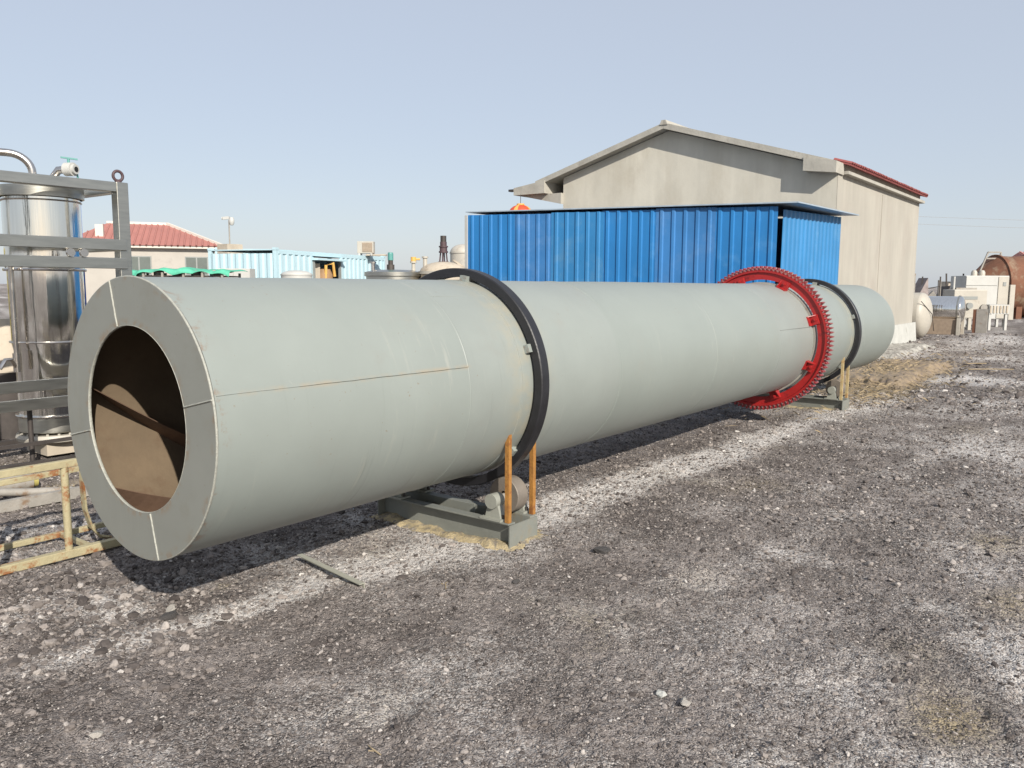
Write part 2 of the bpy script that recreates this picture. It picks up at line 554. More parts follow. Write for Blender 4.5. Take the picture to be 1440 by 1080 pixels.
def gauss(x, y, cx, cy, sx, sy, a=0.0):
    ca, sa = math.cos(a), math.sin(a)
    u = (x - cx) * ca + (y - cy) * sa
    v = -(x - cx) * sa + (y - cy) * ca
    return np.exp(-(u / sx) ** 2 - (v / sy) ** 2)


def ground_z(x, y):
    near = 1.0 / (1.0 + ((x + 1) ** 2 + (y + 1) ** 2) / 900.0)
    z = (fbm(x, y, 0.9, 4) - 0.5) * 0.075 + (fbm(x + 40, y + 9, 5.0, 3) - 0.5) * 0.044 + (fbm(x, y, 20.0, 3) - 0.5) * 0.030
    lump = gauss(x, y, -0.2, 0.6, 0.9, 0.8)
    z = z + lump * (fbm(x + 3, y, 7.0, 3) - 0.45) * 0.05
    return z * near - 0.006


def salt_mask(x, y):
    """white salty dust: a band running beside the drum and scattered patches"""
    yc = 0.03 - 0.065 * x + 0.10 * (fbm(x, y * 0, 0.8, 2) - 0.5)
    band = np.exp(-((y - yc) / (0.115 + 0.010 * np.abs(x))) ** 2) * np.clip((x + 0.9) / 1.2, 0, 1) * np.clip((12 - x) / 3, 0, 1)
    m = band * (0.15 + 2.0 * fbm(x, y, 2.6, 4) * fbm(x + 7, y + 2, 0.8, 2) * 1.5)
    m = m + 1.3 * gauss(x, y, 0.62, -0.10, 0.65, 0.085, -0.10)
    m = m + 1.2 * gauss(x, y, 1.75, -0.25, 0.5, 0.17, -0.1)
    m = m + 1.3 * gauss(x, y, 3.1, -0.40, 0.75, 0.2, -0.1) + 0.9 * gauss(x, y, 5.2, -0.5, 1.1, 0.18, -0.05)
    m = m + 0.9 * gauss(x, y, 10.2, -0.75, 0.7, 0.2) + 1.2 * gauss(x, y, 18.5, 1.1, 3.6, 0.6) + 0.45 * gauss(x, y, 20.5, -1.2, 1.8, 0.4)
    m = m + 0.35 * gauss(x, y, 26.0, 0.3, 6.0, 0.6) + 0.7 * gauss(x, y, 0.05, 0.32, 0.16, 0.09)
    m = m + 0.85 * np.clip(fbm(x + 9, y + 31, 0.55, 4) - 0.46, 0, 1) * 2.2
    m = m + 0.7 * np.clip(fbm(x + 2, y + 77, 2.6, 4) - 0.50, 0, 1) * 2.0
    m = m + 0.34 * np.clip((x + 0.2) / 1.5, 0, 1) * np.clip((7.0 - x) / 3.0, 0, 1) * np.clip((-1.0 - y) / 1.0, 0, 1) * fbm(x + 21, y + 4, 1.1, 4) * 1.6
    # long powdery streaks left by wheels, roughly along the drum
    xs, ys = x * 0.97 - y * 0.22, x * 0.22 + y * 0.97
    m = m + 0.7 * np.clip(fbm(xs * 0.42 + 5, ys * 1.7 + 3, 1.0, 4) - 0.52, 0, 1) * 2.0
    m = m - 0.22 * gauss(x, y, -0.75, -0.5, 0.9, 0.8)
    return np.clip(m, 0, 1.3)


def tan_mask(x, y):
    """tan: sand round the roller bed, straw litter and faint dry algae patches"""
    m = 1.0 * gauss(x, y, 14.5, 0.1, 3.4, 0.75) + 0.7 * gauss(x, y, 12.2, -0.55, 1.4, 0.4)
    for cx, cy, k in ((1.48, -3.16, 0.75), (4.1, -2.98, 0.7), (1.17, -1.77, 0.35), (0.21, -1.36, 0.35), (2.9, -3.2, 0.65), (2.3, -1.75, 0.4), (2.0, -2.9, 0.4)):
        m = m + k * gauss(x, y, cx, cy, 0.30, 0.20)
    m = m + 0.45 * np.clip(fbm(x + 50, y + 3, 1.3, 3) - 0.6, 0, 1) * 4
    m = m + 0.6 * gauss(x, y, 0.1, 4.4, 1.6, 2.0)
    m = m + 0.6 * gauss(x, y, 0.6, 0.28, 0.10, 0.05)
    return np.clip(m, 0, 1)


# ------------------------------------------------------------------ ground
def build_ground():
    fwd = math.atan2(0.604, 0.788)
    fine = np.linspace(-R(40), R(40), 420)
    coarse = np.linspace(R(40), 2 * PI - R(40), 110)[1:-1]
    ang = np.concatenate([fine, coarse]) + fwd
    rad = [0.35]
    while rad[-1] < 26:
        rad.append(rad[-1] * 1.0105)
    while rad[-1] < 2500:
        rad.append(rad[-1] * 1.09)
    rad = np.array(rad)
    A, Q = np.meshgrid(ang, rad)
    X = CAM.x + Q * np.cos(A)
    Y = CAM.y + Q * np.sin(A)
    Z = ground_z(X, Y)
    n, k = len(rad), len(ang)
    verts = np.stack([X.ravel(), Y.ravel(), Z.ravel()], 1)
    i, j = np.meshgrid(np.arange(n - 1), np.arange(k), indexing='ij')
    j2 = (j + 1) % k
    faces = np.stack([i * k + j, (i + 1) * k + j, (i + 1) * k + j2, i * k + j2], -1).reshape(-1, 4)
    centre = len(verts)
    verts = np.vstack([verts, [[CAM.x, CAM.y, 0]]])
    me = bpy.data.meshes.new('ground')
    fl = faces.tolist() + [(centre, a, (a + 1) % k) for a in range(k)]
    me.from_pydata(verts.tolist(), [], fl)
    at = me.attributes.new('salt', 'FLOAT', 'POINT')
    at.data.foreach_set('value', salt_mask(verts[:, 0], verts[:, 1]).astype(np.float32))
    at = me.attributes.new('tan', 'FLOAT', 'POINT')
    at.data.foreach_set('value', tan_mask(verts[:, 0], verts[:, 1]).astype(np.float32))
    me.shade_smooth()
    m = bpy.data.materials.new('slag_ground')
    m.use_nodes = True
    nt = m.node_tree
    L = nt.links.new
    b = nt.nodes['Principled BSDF']
    b.inputs['Roughness'].default_value = 0.95
    b.inputs['Specular IOR Level'].default_value = 0.15
    tc = nt.nodes.new('ShaderNodeTexCoord')

    def noise(s, d=6, r=0.65):
        q = nt.nodes.new('ShaderNodeTexNoise')
        q.inputs['Scale'].default_value = s
        q.inputs['Detail'].default_value = d
        q.inputs['Roughness'].default_value = r
        L(tc.outputs['Object'], q.inputs['Vector'])
        return q.outputs['Fac']

    def math_(op, a, b_, c=None):
        q = nt.nodes.new('ShaderNodeMath')
        q.operation = op
        for s, val in zip(q.inputs, (a, b_, c)):
            if val is None:
                continue
            if isinstance(val, (int, float)):
                s.default_value = val
            else:
                L(val, s)
        return q.outputs[0]

    def smooth(val, lo, hi):
        q = nt.nodes.new('ShaderNodeMapRange')
        q.interpolation_type = 'SMOOTHSTEP'
        q.inputs['From Min'].default_value = lo
        q.inputs['From Max'].default_value = hi
        L(val, q.inputs['Value'])
        return q.outputs[0]

    def mixc(f, a, c):
        q = nt.nodes.new('ShaderNodeMix')
        q.data_type = 'RGBA'
        L(f, q.inputs[0])
        for s, val in ((q.inputs[6], a), (q.inputs[7], c)):
            if isinstance(val, tuple):
                s.default_value = (*val, 1)
            else:
                L(val, s)
        return q.outputs[2]

    vor = nt.nodes.new('ShaderNodeTexVoronoi')
    vor.inputs['Scale'].default_value = 110
    vor.inputs['Randomness'].default_value = 1
    L(tc.outputs['Object'], vor.inputs['Vector'])
    sep = nt.nodes.new('ShaderNodeSeparateColor')
    L(vor.outputs['Color'], sep.inputs[0])
    vor2 = nt.nodes.new('ShaderNodeTexVoronoi')
    vor2.inputs['Scale'].default_value = 28
    L(tc.outputs['Object'], vor2.inputs['Vector'])
    sep2 = nt.nodes.new('ShaderNodeSeparateColor')
    L(vor2.outputs['Color'], sep2.inputs[0])
    base = mixc(sep.outputs[0], (0.045, 0.039, 0.036), (0.275, 0.240, 0.221))
    base = mixc(smooth(sep2.outputs[1], 0.55, 1.0), base, (0.16, 0.139, 0.128))
    base = mixc(smooth(noise(1.1, 5), 0.42, 0.62), base, (0.27, 0.238, 0.222))
    base = mixc(smooth(noise(60, 4), 0.58, 0.70), base, (0.045, 0.038, 0.036))
    base = mixc(math_('MULTIPLY', smooth(noise(7, 8, 0.75), 0.50, 0.66), 0.6), base, (0.07, 0.060, 0.056))
    base = mixc(math_('MULTIPLY', smooth(noise(2.6, 9, 0.8), 0.48, 0.60), 0.45), base, (0.10, 0.083, 0.078))
    base = mixc(math_('MULTIPLY', smooth(noise(4.2, 8, 0.72), 0.50, 0.64), 0.5), base, (0.33, 0.295, 0.275))
    at_s = nt.nodes.new('ShaderNodeAttribute')
    at_s.attribute_name = 'salt'
    at_t = nt.nodes.new('ShaderNodeAttribute')
    at_t.attribute_name = 'tan'
    sp = math_('ADD', math_('MULTIPLY', noise(34, 6, 0.75), 0.9), math_('MULTIPLY', sep.outputs[2], 0.35))
    sf = smooth(math_('ADD', math_('MULTIPLY', at_s.outputs['Fac'], 0.62), sp), 0.70, 1.32)
    base = mixc(math_('MULTIPLY', sf, 0.92), base, (0.68, 0.645, 0.615))
    tf = smooth(math_('ADD', math_('MULTIPLY', at_t.outputs['Fac'], 0.7), sp), 0.80, 1.35)
    base = mixc(math_('MULTIPLY', tf, 0.85), base, (0.36, 0.29, 0.175))
    L(base, b.inputs['Base Color'])
    hgt = math_('ADD', math_('MULTIPLY', vor.outputs['Distance'], -1.0), math_('MULTIPLY', noise(140, 4), 1.0))
    bp = nt.nodes.new('ShaderNodeBump')
    bp.inputs['Strength'].default_value = 0.85
    bp.inputs['Distance'].default_value = 0.012
    L(hgt, bp.inputs['Height'])
    bp2 = nt.nodes.new('ShaderNodeBump')
    bp2.inputs['Strength'].default_value = 0.7
    bp2.inputs['Distance'].default_value = 0.03
    L(math_('MULTIPLY', vor2.outputs['Distance'], -1.0), bp2.inputs['Height'])
    L(bp2.outputs[0], bp.inputs['Normal'])
    L(bp.outputs[0], b.inputs['Normal'])
    me.materials.append(m)
    o = bpy.data.objects.new('ground', me)
    COL.objects.link(o)
    o['kind'] = 'structure'
    return o


build_ground()


# ------------------------------------------------------------------ gravel (uncountable: one object, geometry nodes)
def gravel_material():
    m = bpy.data.materials.new('slag_gravel')
    m.use_nodes = True
    nt = m.node_tree
    L = nt.links.new
    b = nt.nodes['Principled BSDF']
    b.inputs['Roughness'].default_value = 0.9
    b.inputs['Specular IOR Level'].default_value = 0.2
    at = nt.nodes.new('ShaderNodeAttribute')
    at.attribute_type = 'INSTANCER'
    at.attribute_name = 'tone'
    cr = nt.nodes.new('ShaderNodeValToRGB')
    e = cr.color_ramp.elements
    e[0].position = 0.0
    e[0].color = (0.045, 0.038, 0.036, 1)
    e[1].position = 1.0
    e[1].color = (0.62, 0.60, 0.57, 1)
    for pos, c in ((0.35, (0.125, 0.108, 0.100)), (0.6, (0.25, 0.220, 0.202)), (0.8, (0.38, 0.345, 0.32))):
        q = e.new(pos)
        q.color = (*c, 1)
    L(at.outputs['Fac'], cr.inputs[0])
    tc = nt.nodes.new('ShaderNodeTexCoord')
    n = nt.nodes.new('ShaderNodeTexNoise')
    n.inputs['Scale'].default_value = 2.5
    n.inputs['Detail'].default_value = 4
    L(tc.outputs['Object'], n.inputs['Vector'])
    mr = nt.nodes.new('ShaderNodeMapRange')
    mr.inputs['To Min'].default_value = 0.6
    mr.inputs['To Max'].default_value = 1.4
    L(n.outputs['Fac'], mr.inputs['Value'])
    hs = nt.nodes.new('ShaderNodeHueSaturation')
    L(cr.outputs[0], hs.inputs['Color'])
    L(mr.outputs[0], hs.inputs['Value'])
    L(hs.outputs[0], b.inputs['Base Color'])
    return m


def stone_scatter(name, pts, scl, rotv, tone, material, seed, squash):
    me = bpy.data.meshes.new(name)
    n = len(pts)
    me.vertices.add(n)
    me.vertices.foreach_set('co', pts.astype(np.float32).ravel())
    for nm, typ, key, arr in (('scl', 'FLOAT', 'value', scl), ('rotv', 'FLOAT_VECTOR', 'vector', rotv),
                              ('tone', 'FLOAT', 'value', tone)):
        a = me.attributes.new(nm, typ, 'POINT')
        a.data.foreach_set(key, arr.astype(np.float32).ravel())
    a = me.attributes.new('idx', 'INT', 'POINT')
    a.data.foreach_set('value', rng.integers(0, 7, n).astype(np.int32))
    me.update()
    o = bpy.data.objects.new(name, me)
    COL.objects.link(o)
    ng = bpy.data.node_groups.new(name + '_nodes', 'GeometryNodeTree')
    ng.interface.new_socket('Geometry', in_out='INPUT', socket_type='NodeSocketGeometry')
    ng.interface.new_socket('Geometry', in_out='OUTPUT', socket_type='NodeSocketGeometry')
    N = ng.nodes.new
    L = ng.links.new
    gi = N('NodeGroupInput')
    go = N('NodeGroupOutput')
    join = N('GeometryNodeJoinGeometry')
    for k in range(7):
        ico = N('GeometryNodeMeshIcoSphere')
        ico.inputs['Radius'].default_value = 1.0
        ico.inputs['Subdivisions'].default_value = 2
        nz = N('ShaderNodeTexNoise')
        nz.noise_dimensions = '4D'
        nz.inputs['W'].default_value = seed + 3.7 * k
        nz.inputs['Scale'].default_value = 0.9
        nz.inputs['Detail'].default_value = 3
        sub = N('ShaderNodeVectorMath')
        sub.operation = 'SUBTRACT'
        sub.inputs[1].default_value = (0.5, 0.5, 0.5)
        L(nz.outputs['Color'], sub.inputs[0])
        sc = N('ShaderNodeVectorMath')
        sc.operation = 'SCALE'
        sc.inputs['Scale'].default_value = 1.9
        L(sub.outputs[0], sc.inputs[0])
        sp = N('GeometryNodeSetPosition')
        L(ico.outputs['Mesh'], sp.inputs['Geometry'])
        L(sc.outputs[0], sp.inputs['Offset'])
        tr = N('GeometryNodeTransform')
        tr.inputs['Scale'].default_value = (1.0, 0.72 + 0.05 * (k % 4), squash + 0.06 * (k % 3))
        L(sp.outputs[0], tr.inputs[0])
        sh = N('GeometryNodeSetShadeSmooth')
        sh.inputs['Shade Smooth'].default_value = False
        L(tr.outputs[0], sh.inputs[0])
        sm = N('GeometryNodeSetMaterial')
        sm.inputs['Material'].default_value = material
        L(sh.outputs[0], sm.inputs['Geometry'])
        g2i = N('GeometryNodeGeometryToInstance')
        L(sm.outputs[0], g2i.inputs[0])
        L(g2i.outputs[0], join.inputs[0])

    def named(nm, typ):
        q = N('GeometryNodeInputNamedAttribute')
        q.data_type = typ
        q.inputs['Name'].default_value = nm
        return q.outputs['Attribute']
    iop = N('GeometryNodeInstanceOnPoints')
    iop.inputs['Pick Instance'].default_value = True
    L(gi.outputs[0], iop.inputs['Points'])
    L(join.outputs[0], iop.inputs['Instance'])
    L(named('idx', 'INT'), iop.inputs['Instance Index'])
    L(named('rotv', 'FLOAT_VECTOR'), iop.inputs['Rotation'])
    L(named('scl', 'FLOAT'), iop.inputs['Scale'])
    L(iop.outputs[0], go.inputs[0])
    md = o.modifiers.new('scatter', 'NODES')
    md.node_group = ng
    return o


def build_gravel():
    fwd = math.atan2(0.604, 0.788)
    parts = []
    n = 215000
    u = rng.random(n)
    r = 1.6 + (15.0 - 1.6) * u ** 1.55
    a = fwd + rng.uniform(-R(37), R(37), n)
    x = CAM.x + r * np.cos(a)
    y = CAM.y + r * np.sin(a)
    s = 0.0034 + 0.0027 * rng.pareto(3.2, n)
    s = np.clip(s, 0.003, 0.018) * np.clip(r / 4.0, 0.85, 1.7)
    # chunkier lumps beside the open end of the drum
    n2 = 2600
    x2 = rng.normal(-0.25, 0.65, n2)
    y2 = rng.normal(0.55, 0.60, n2)
    s2 = np.clip(0.009 + 0.007 * rng.pareto(2.6, n2), 0.01, 0.034)
    n3 = 22000
    r3 = rng.uniform(12, 34, n3)
    a3 = fwd - rng.uniform(R(8), R(38), n3)
    x = np.concatenate([x, x2, CAM.x + r3 * np.cos(a3)])
    y = np.concatenate([y, y2, CAM.y + r3 * np.sin(a3)])
    s = np.concatenate([s, s2, np.clip(0.012 + 0.012 * rng.pareto(3.0, n3), 0.01, 0.06)])
    n = len(x)
    z = ground_z(x, y) + s * 0.10
    sal = salt_mask(x, y)
    tone = np.clip(rng.normal(0.45, 0.18, n), 0, 0.85)
    tone = np.where(rng.random(n) < 0.0025, rng.uniform(0.75, 0.92, n), tone)
    tone = np.clip(tone + 0.26 * np.clip(sal - 0.25, 0, 1) * rng.random(n), 0, 1)
    dark = rng.random(n) < 0.12
    tone = np.where(dark, tone * 0.35, tone)
    rotv = np.stack([rng.normal(0, 0.35, n), rng.normal(0, 0.35, n), rng.uniform(0, 2 * PI, n)], 1)
    o = stone_scatter('gravel', np.stack([x, y, z], 1), s, rotv, tone, gravel_material(), 2.0, 0.48)
    tag(o, 'loose dark slag gravel strewn over the yard floor', 'gravel', kind='stuff')


build_gravel()

# ------------------------------------------------------------------ the rotary drum
ZC = 1.0105
RS = 0.65          # shell radius
LEN = 11.573
RIN = 0.431        # end opening


def build_drum():
    t = thing('rotary_drum', 'long grey steel rotary drum with open end, red gear and black rings', 'rotary drum', (0, 0, 0))
    C = (0, 0, ZC)
    # shell: outer skin and inner liner, with slight plate-course unevenness
    xs = [0.012]
    while xs[-1] < LEN - 0.3:
        xs.append(xs[-1] + 0.24)
    xs.append(LEN)
    n = 128
    vs, fs = [], []
    seams = (1.61, 3.30, 5.0, 6.62, 8.3, 9.9)
    for x in xs:
        for i in range(n):
            a = 2 * PI * i / n
            d = 0.0012 * math.sin(3 * a + x * 2.1) + 0.0012 * math.sin(x * 3.9 + 1.3) * math.sin(2 * a + 0.5)
            d -= 0.0016 * sum(math.exp(-((x - q) / 0.10) ** 2) for q in seams)
            vs.append((x, -(RS + d) * math.cos(a), ZC + (RS + d) * math.sin(a)))
    for k in range(len(xs) - 1):
        for i in range(n):
            j = (i + 1) % n
            fs.append((k * n + i, k * n + j, (k + 1) * n + j, (k + 1) * n + i))
    m = MB()
    m.add(vs, fs)
    m.build('shell', M['drum'], t, smooth=50)
    m = MB()
    m.lathe([(RS - 0.013, 0.012), (RS - 0.013, LEN - 0.012)], 96, 'X', C)
    m.build('inner_liner', M['liner'], t, smooth=50)
    # annular end plate of four sectors
    seam = [13.0, 104.0, 192.7, 284.0]
    for q in range(4):
        a0 = R(seam[q] + 0.12)
        a1 = R((seam[(q + 1) % 4] + (360 if q == 3 else 0)) - 0.12)
        m = MB()
        m.lathe([(RIN, 0.0), (RS - 0.001, 0.0), (RS - 0.001, 0.012), (RIN, 0.012)], 40, 'X', C, a0, a1, close=True)
        m.build('end_plate_sector', M['plate'], t, smooth=30)
    # weld beads: plate joints, rim, longitudinal and ring seams
    for q in seam:
        m = MB()
        a = R(q)
        pts = [(-0.001, -r * math.cos(a) + 0.0012 * random.uniform(-1, 1), ZC + r * math.sin(a)) for r in np.linspace(RIN + 0.004, RS, 14)]
        m.tube(pts, 0.0045, 6)
        m.build('weld_seam', M['weld'], t, smooth=60)
    m = MB()
    prof = [(RS - 0.001 + 0.005 * math.cos(w), 0.006 + 0.006 * math.sin(w)) for w in np.linspace(0, 2 * PI, 9)[:-1]]
    m.lathe(prof, 128, 'X', C, close=True)
    m.build('rim_weld', M['weld'], t, smooth=60)
    m = MB()
    prof = [(RIN + 0.003 * math.cos(w), 0.006 + 0.0075 * math.sin(w)) for w in np.linspace(0, 2 * PI, 9)[:-1]]
    m.lathe(prof, 96, 'X', C, close=True)
    m.build('opening_lip', M['weld'], t, smooth=60)

    def long_seam(x0, x1, deg, rr=0.0055):
        a = R(deg)
        mm = MB()
        k = max(6, int((x1 - x0) / 0.05))
        pts = []
        for x in np.linspace(x0, x1, k):
            aa = a + 0.0016 * random.uniform(-1, 1)
            pts.append((x, -(RS - 0.0002) * math.cos(aa), ZC + (RS - 0.0002) * math.sin(aa)))
        mm.tube(pts, rr, 6)
        mm.build('weld_seam', M['drum'], t, smooth=60)
    long_seam(0.02, 1.61, 14.4, 0.0042)
    long_seam(6.62, 7.6, 14.6, 0.005)
    long_seam(1.61, 2.15, 58, 0.0025)
    for x in seams:
        m = MB()
        m.lathe([(RS - 0.004, -0.007), (RS + 0.0015, -0.003), (RS + 0.0015, 0.003), (RS - 0.004, 0.007)], 128, 'X', (x, 0, ZC))
        m.build('ring_seam', M['drum'], t, smooth=60)
    # helical feed vanes inside the open end
    for k in range(6):
        ph = 15.5 + 60 * k
        vs, fs = [], []
        xx = np.linspace(0.014, 0.95, 22)
        for x in xx:
            a = R(ph - 74.0 * x)
            for r, dx in ((RS - 0.014, -0.004), (0.505, -0.004), (0.505, 0.004), (RS - 0.014, 0.004)):
                a2 = a + dx * 1.2
                vs.append((x, r * math.cos(a2), ZC + r * math.sin(a2)))
        for i in range(len(xx) - 1):
            for q in range(4):
                fs.append((i * 4 + q, i * 4 + (q + 1) % 4, (i + 1) * 4 + (q + 1) % 4, (i + 1) * 4 + q))
        fs += [(0, 1, 2, 3), tuple((len(xx) - 1) * 4 + q for q in (3, 2, 1, 0))]
        m = MB()
        m.add(vs, fs)
        m.build('feed_vane', M['vane'], t)
    # lifting flights further in
    for k in range(8):
        a = 2 * PI * k / 8
        m = MB()
        ca, sa = math.cos(a), math.sin(a)
        p = lambda r, w: (r * ca - w * sa, ZC + r * sa + w * ca)
        m.prism([p(RS - 0.014, -0.004), p(0.52, -0.004), p(0.52, 0.004), p(RS - 0.014, 0.004)], 1.1, LEN - 0.2)
        m.build('lifting_flight', M['vane'], t)
    # far end ring, unseen; hole narrowed to let less light into the drum
    m = MB()
    m.lathe([(0.12, LEN - 0.012), (RS - 0.002, LEN - 0.012), (RS - 0.002, LEN + 0.001), (0.12, LEN + 0.001)], 96, 'X', C, close=True)
    m.build('end_ring', M['plate'], t, smooth=30)
    # riding tyres with shim pads
    for x0, ro in ((2.192, 0.729), (9.353, 0.726)):
        w = 0.083
        ri = 0.672
        m = MB()
        m.lathe([(ri, 0.0), (ro - 0.006, 0.0), (ro, 0.006), (ro, w - 0.006), (ro - 0.006, w), (ri, w)], 144, 'X', (x0, 0, ZC), close=True)
        ty = m.build('riding_tyre', M['tyre'], t, smooth=35)
        pm = MB()
        pm.box(-0.034, 0.117, -0.020, 0.020, RS - 0.004, ri + 0.001)
        pme = pm.mesh('shim_pad', M['tyre'] if x0 > 5 else M['bearing'])
        sm = MB()
        sm.box(-0.036, -0.002, -0.026, 0.026, RS - 0.004, ri + 0.016)
        sme = sm.mesh('retainer_block', M['drum'])
        for k in range(6):
            a = R(20 + 60 * k)     # measured from -Y upward
            rx = PI / 2 - a
            share('shim_pad', pme, ty, (x0, 0, ZC), (PI / 2 - a, 0, 0))
            share('retainer_block', sme, ty, (x0, 0, ZC), (PI / 2 - a, 0, 0))
            share('retainer_block', sme, ty, (x0 + 0.121, 0, ZC), (PI / 2 - a, 0, 0))
        # thin wear band on the shell under the tyre
        m = MB()
        m.lathe([(RS - 0.004, -0.10), (RS + 0.003, -0.097), (RS + 0.003, 0.18), (RS - 0.004, 0.183)], 128, 'X', (x0, 0, ZC))
        m.build('wear_band', M['drum'], t, smooth=30)
    # girth gear
    g0 = 7.655
    m = MB()
    m.lathe([(0.700, 0.022), (0.780, 0.022), (0.786, 0.0), (0.812, 0.0), (0.812, 0.11), (0.786, 0.11), (0.780, 0.075), (0.700, 0.075)],
            144, 'X', (g0, 0, ZC), close=True)
    gear = m.build('girth_gear', M['red'], t, smooth=30)
    tm = MB()
    tm.prism([(-0.0155, 0.808), (0.0155, 0.808), (0.0125, 0.835), (0.0055, 0.858), (-0.0055, 0.858), (-0.0125, 0.835)], 0.0, 0.11)
    tme = tm.mesh('tooth', M['tooth'])
    for k in range(104):
        share('tooth', tme, gear, (g0, 0, ZC), (2 * PI * k / 104, 0, 0))
    lm = MB()
    lm.box(-0.020, 0.0215, -0.055, 0.055, RS - 0.004, 0.745)
    lm.box(-0.085, -0.020, -0.055, 0.055, RS - 0.004, RS + 0.012)
    lm.prism([(-0.020, RS + 0.012), (-0.080, RS + 0.012), (-0.020, 0.735)], 0.046, 0.054, 'Y')
    lme = lm.mesh('mounting_lug', M['red'])
    bm_ = MB()
    bm_.cyl((-0.020, 0, 0.715), (-0.038, 0, 0.715), 0.020, 6)
    bm_.cyl((-0.038, 0, 0.715), (-0.048, 0, 0.715), 0.010, 10)
    bme = bm_.mesh('bolt', M['red'])
    for k in range(8):
        a = R(20 + 45 * k)
        share('mounting_lug', lme, gear, (g0, 0, ZC), (PI / 2 - a, 0, 0))
        share('bolt', bme, gear, (g0, 0, ZC), (PI / 2 - a, 0, 0))
    # reinforcing band under the gear, seen between the lugs
    m = MB()
    m.lathe([(RS - 0.003, 0.02), (RS + 0.020, 0.02), (RS + 0.020, 0.09), (RS - 0.003, 0.09)], 128, 'X', (g0, 0, ZC))
    m.build('gear_band', M['dullsteel'], t, smooth=30)
    return t


build_drum()


# ------------------------------------------------------------------ roller supports
def build_support(label, x0, postmat, near):
    """x0: world x of the tyre's near face"""
    t = thing('roller_support', label, 'roller support', (x0, 0, 0), group='roller supports under the drum')
    zb, zt = -0.025, 0.148
    ya, yb = -0.585, 0.585
    # two channels lying across, flanges to the outside
    for x, s in ((-0.078, -1), (0.080, 1)):
        xo = x + s * 0.072
        m = MB()
        poly = [(x, zb), (xo, zb), (xo, zb + 0.009), (x + s * 0.009, zb + 0.012), (x + s * 0.009, zt - 0.012), (xo, zt - 0.009), (xo, zt), (x, zt)]
        m.prism(poly, ya, yb, 'Y')
        m.build('channel_beam', M['basegrey'], t, bevel=0.002)
    for y0, y1 in ((ya, ya + 0.008), (yb - 0.008, yb)):
        m = MB()
        m.box(-0.147, 0.149, y0 - (0.009 if y0 < 0 else -0.009), y1 - (0.009 if y0 < 0 else -0.009), zb, zt - 0.011)
        m.build('end_plate', M['basegrey'], t)
    # cross ties
    for y in (-0.27, 0.27):
        m = MB()
        m.box(-0.0775, 0.0795, y - 0.03, y + 0.03, 0.09, 0.10)
        m.build('cross_tie', M['basegrey'], t)
    # rollers, hubs and pedestals
    for s in (-1, 1):
        yr, zr, rr = s * 0.44, 0.281, 0.117
        xc = 0.042
        m = MB()
        m.lathe([(0.03, -0.052), (rr - 0.004, -0.052), (rr, -0.048), (rr, 0.048), (rr - 0.004, 0.052), (0.03, 0.052)], 48, 'X', (xc, yr, zr), close=True)
        rl = m.build('support_roller', M['roller'], t, smooth=30)
        m = MB()
        m.cyl((xc - 0.17, yr, zr - 0.012), (xc + 0.17, yr, zr - 0.012), 0.028, 20)
        m.build('axle', M['dullsteel'], rl, smooth=30)
        for d in (-1, 1):
            xb = -0.105 if d < 0 else 0.14
            m = MB()
            m.cyl((xb - 0.042, yr, zr - 0.012), (xb + 0.042, yr, zr - 0.012), 0.048, 28)
            # tapered pedestal web and foot
            m.prism([(yr - 0.062, zt + 0.014), (yr + 0.062, zt + 0.014), (yr + 0.036, zr - 0.025), (yr - 0.036, zr - 0.025)], xb - 0.020, xb + 0.030)
            m.build('bearing_pedestal', M['bearing'], t, smooth=30)
            m = MB()
            m.box(xb - 0.05, xb + 0.05, yr - 0.085, yr + 0.085, zt + 0.0005, zt + 0.014)
            ft = m.build('bearing_foot', M['bearing'], t)
            for e in (-1, 1):
                m = MB()
                m.cyl((xb, yr + e * 0.072, zt + 0.014), (xb, yr + e * 0.072, zt + 0.036), 0.010, 6)
                m.build('bolt', M['darksteel'], ft)
    # stop brackets (small wedge plates) inside the frame
    m = MB()
    m.prism([(-0.20, 0.10), (-0.06, 0.10), (-0.20, 0.19)], -0.02, -0.012)
    m.build('gusset', M['basegrey'], t)
    # upright guard posts of angle iron at the near end
    for x, top, lean in ((-0.122, 0.748, 0.0), (0.135, 0.655, 0.006)):
        y = -0.562
        w = 0.030
        m = MB()
        poly = [(x - w / 2, y - w / 2), (x + w / 2, y - w / 2), (x + w / 2, y - w / 2 + 0.005), (x - w / 2 + 0.005, y - w / 2 + 0.005),
                (x - w / 2 + 0.005, y + w / 2), (x - w / 2, y + w / 2)]
        m.prism(poly, zt + 0.0005, top, 'Z')
        o = m.build('guard_post', postmat, t)
    # opposite side posts
    for x, top in ((-0.122, 0.70), (0.135, 0.62)):
        m = MB()
        y = 0.562
        w = 0.030
        poly = [(x - w / 2, y - w / 2), (x + w / 2, y - w / 2), (x + w / 2, y - w / 2 + 0.005), (x - w / 2 + 0.005, y - w / 2 + 0.005),
                (x - w / 2 + 0.005, y + w / 2), (x - w / 2, y + w / 2)]
        m.prism(poly, zt + 0.0005, top, 'Z')
        m.build('guard_post', postmat, t)
    return t


build_support('grey roller support with orange posts under the nearer black ring', 2.192, M['orange'], True)
build_support('grey roller support with pale rusty posts under the farther black ring', 9.353, M['palepost'], False)


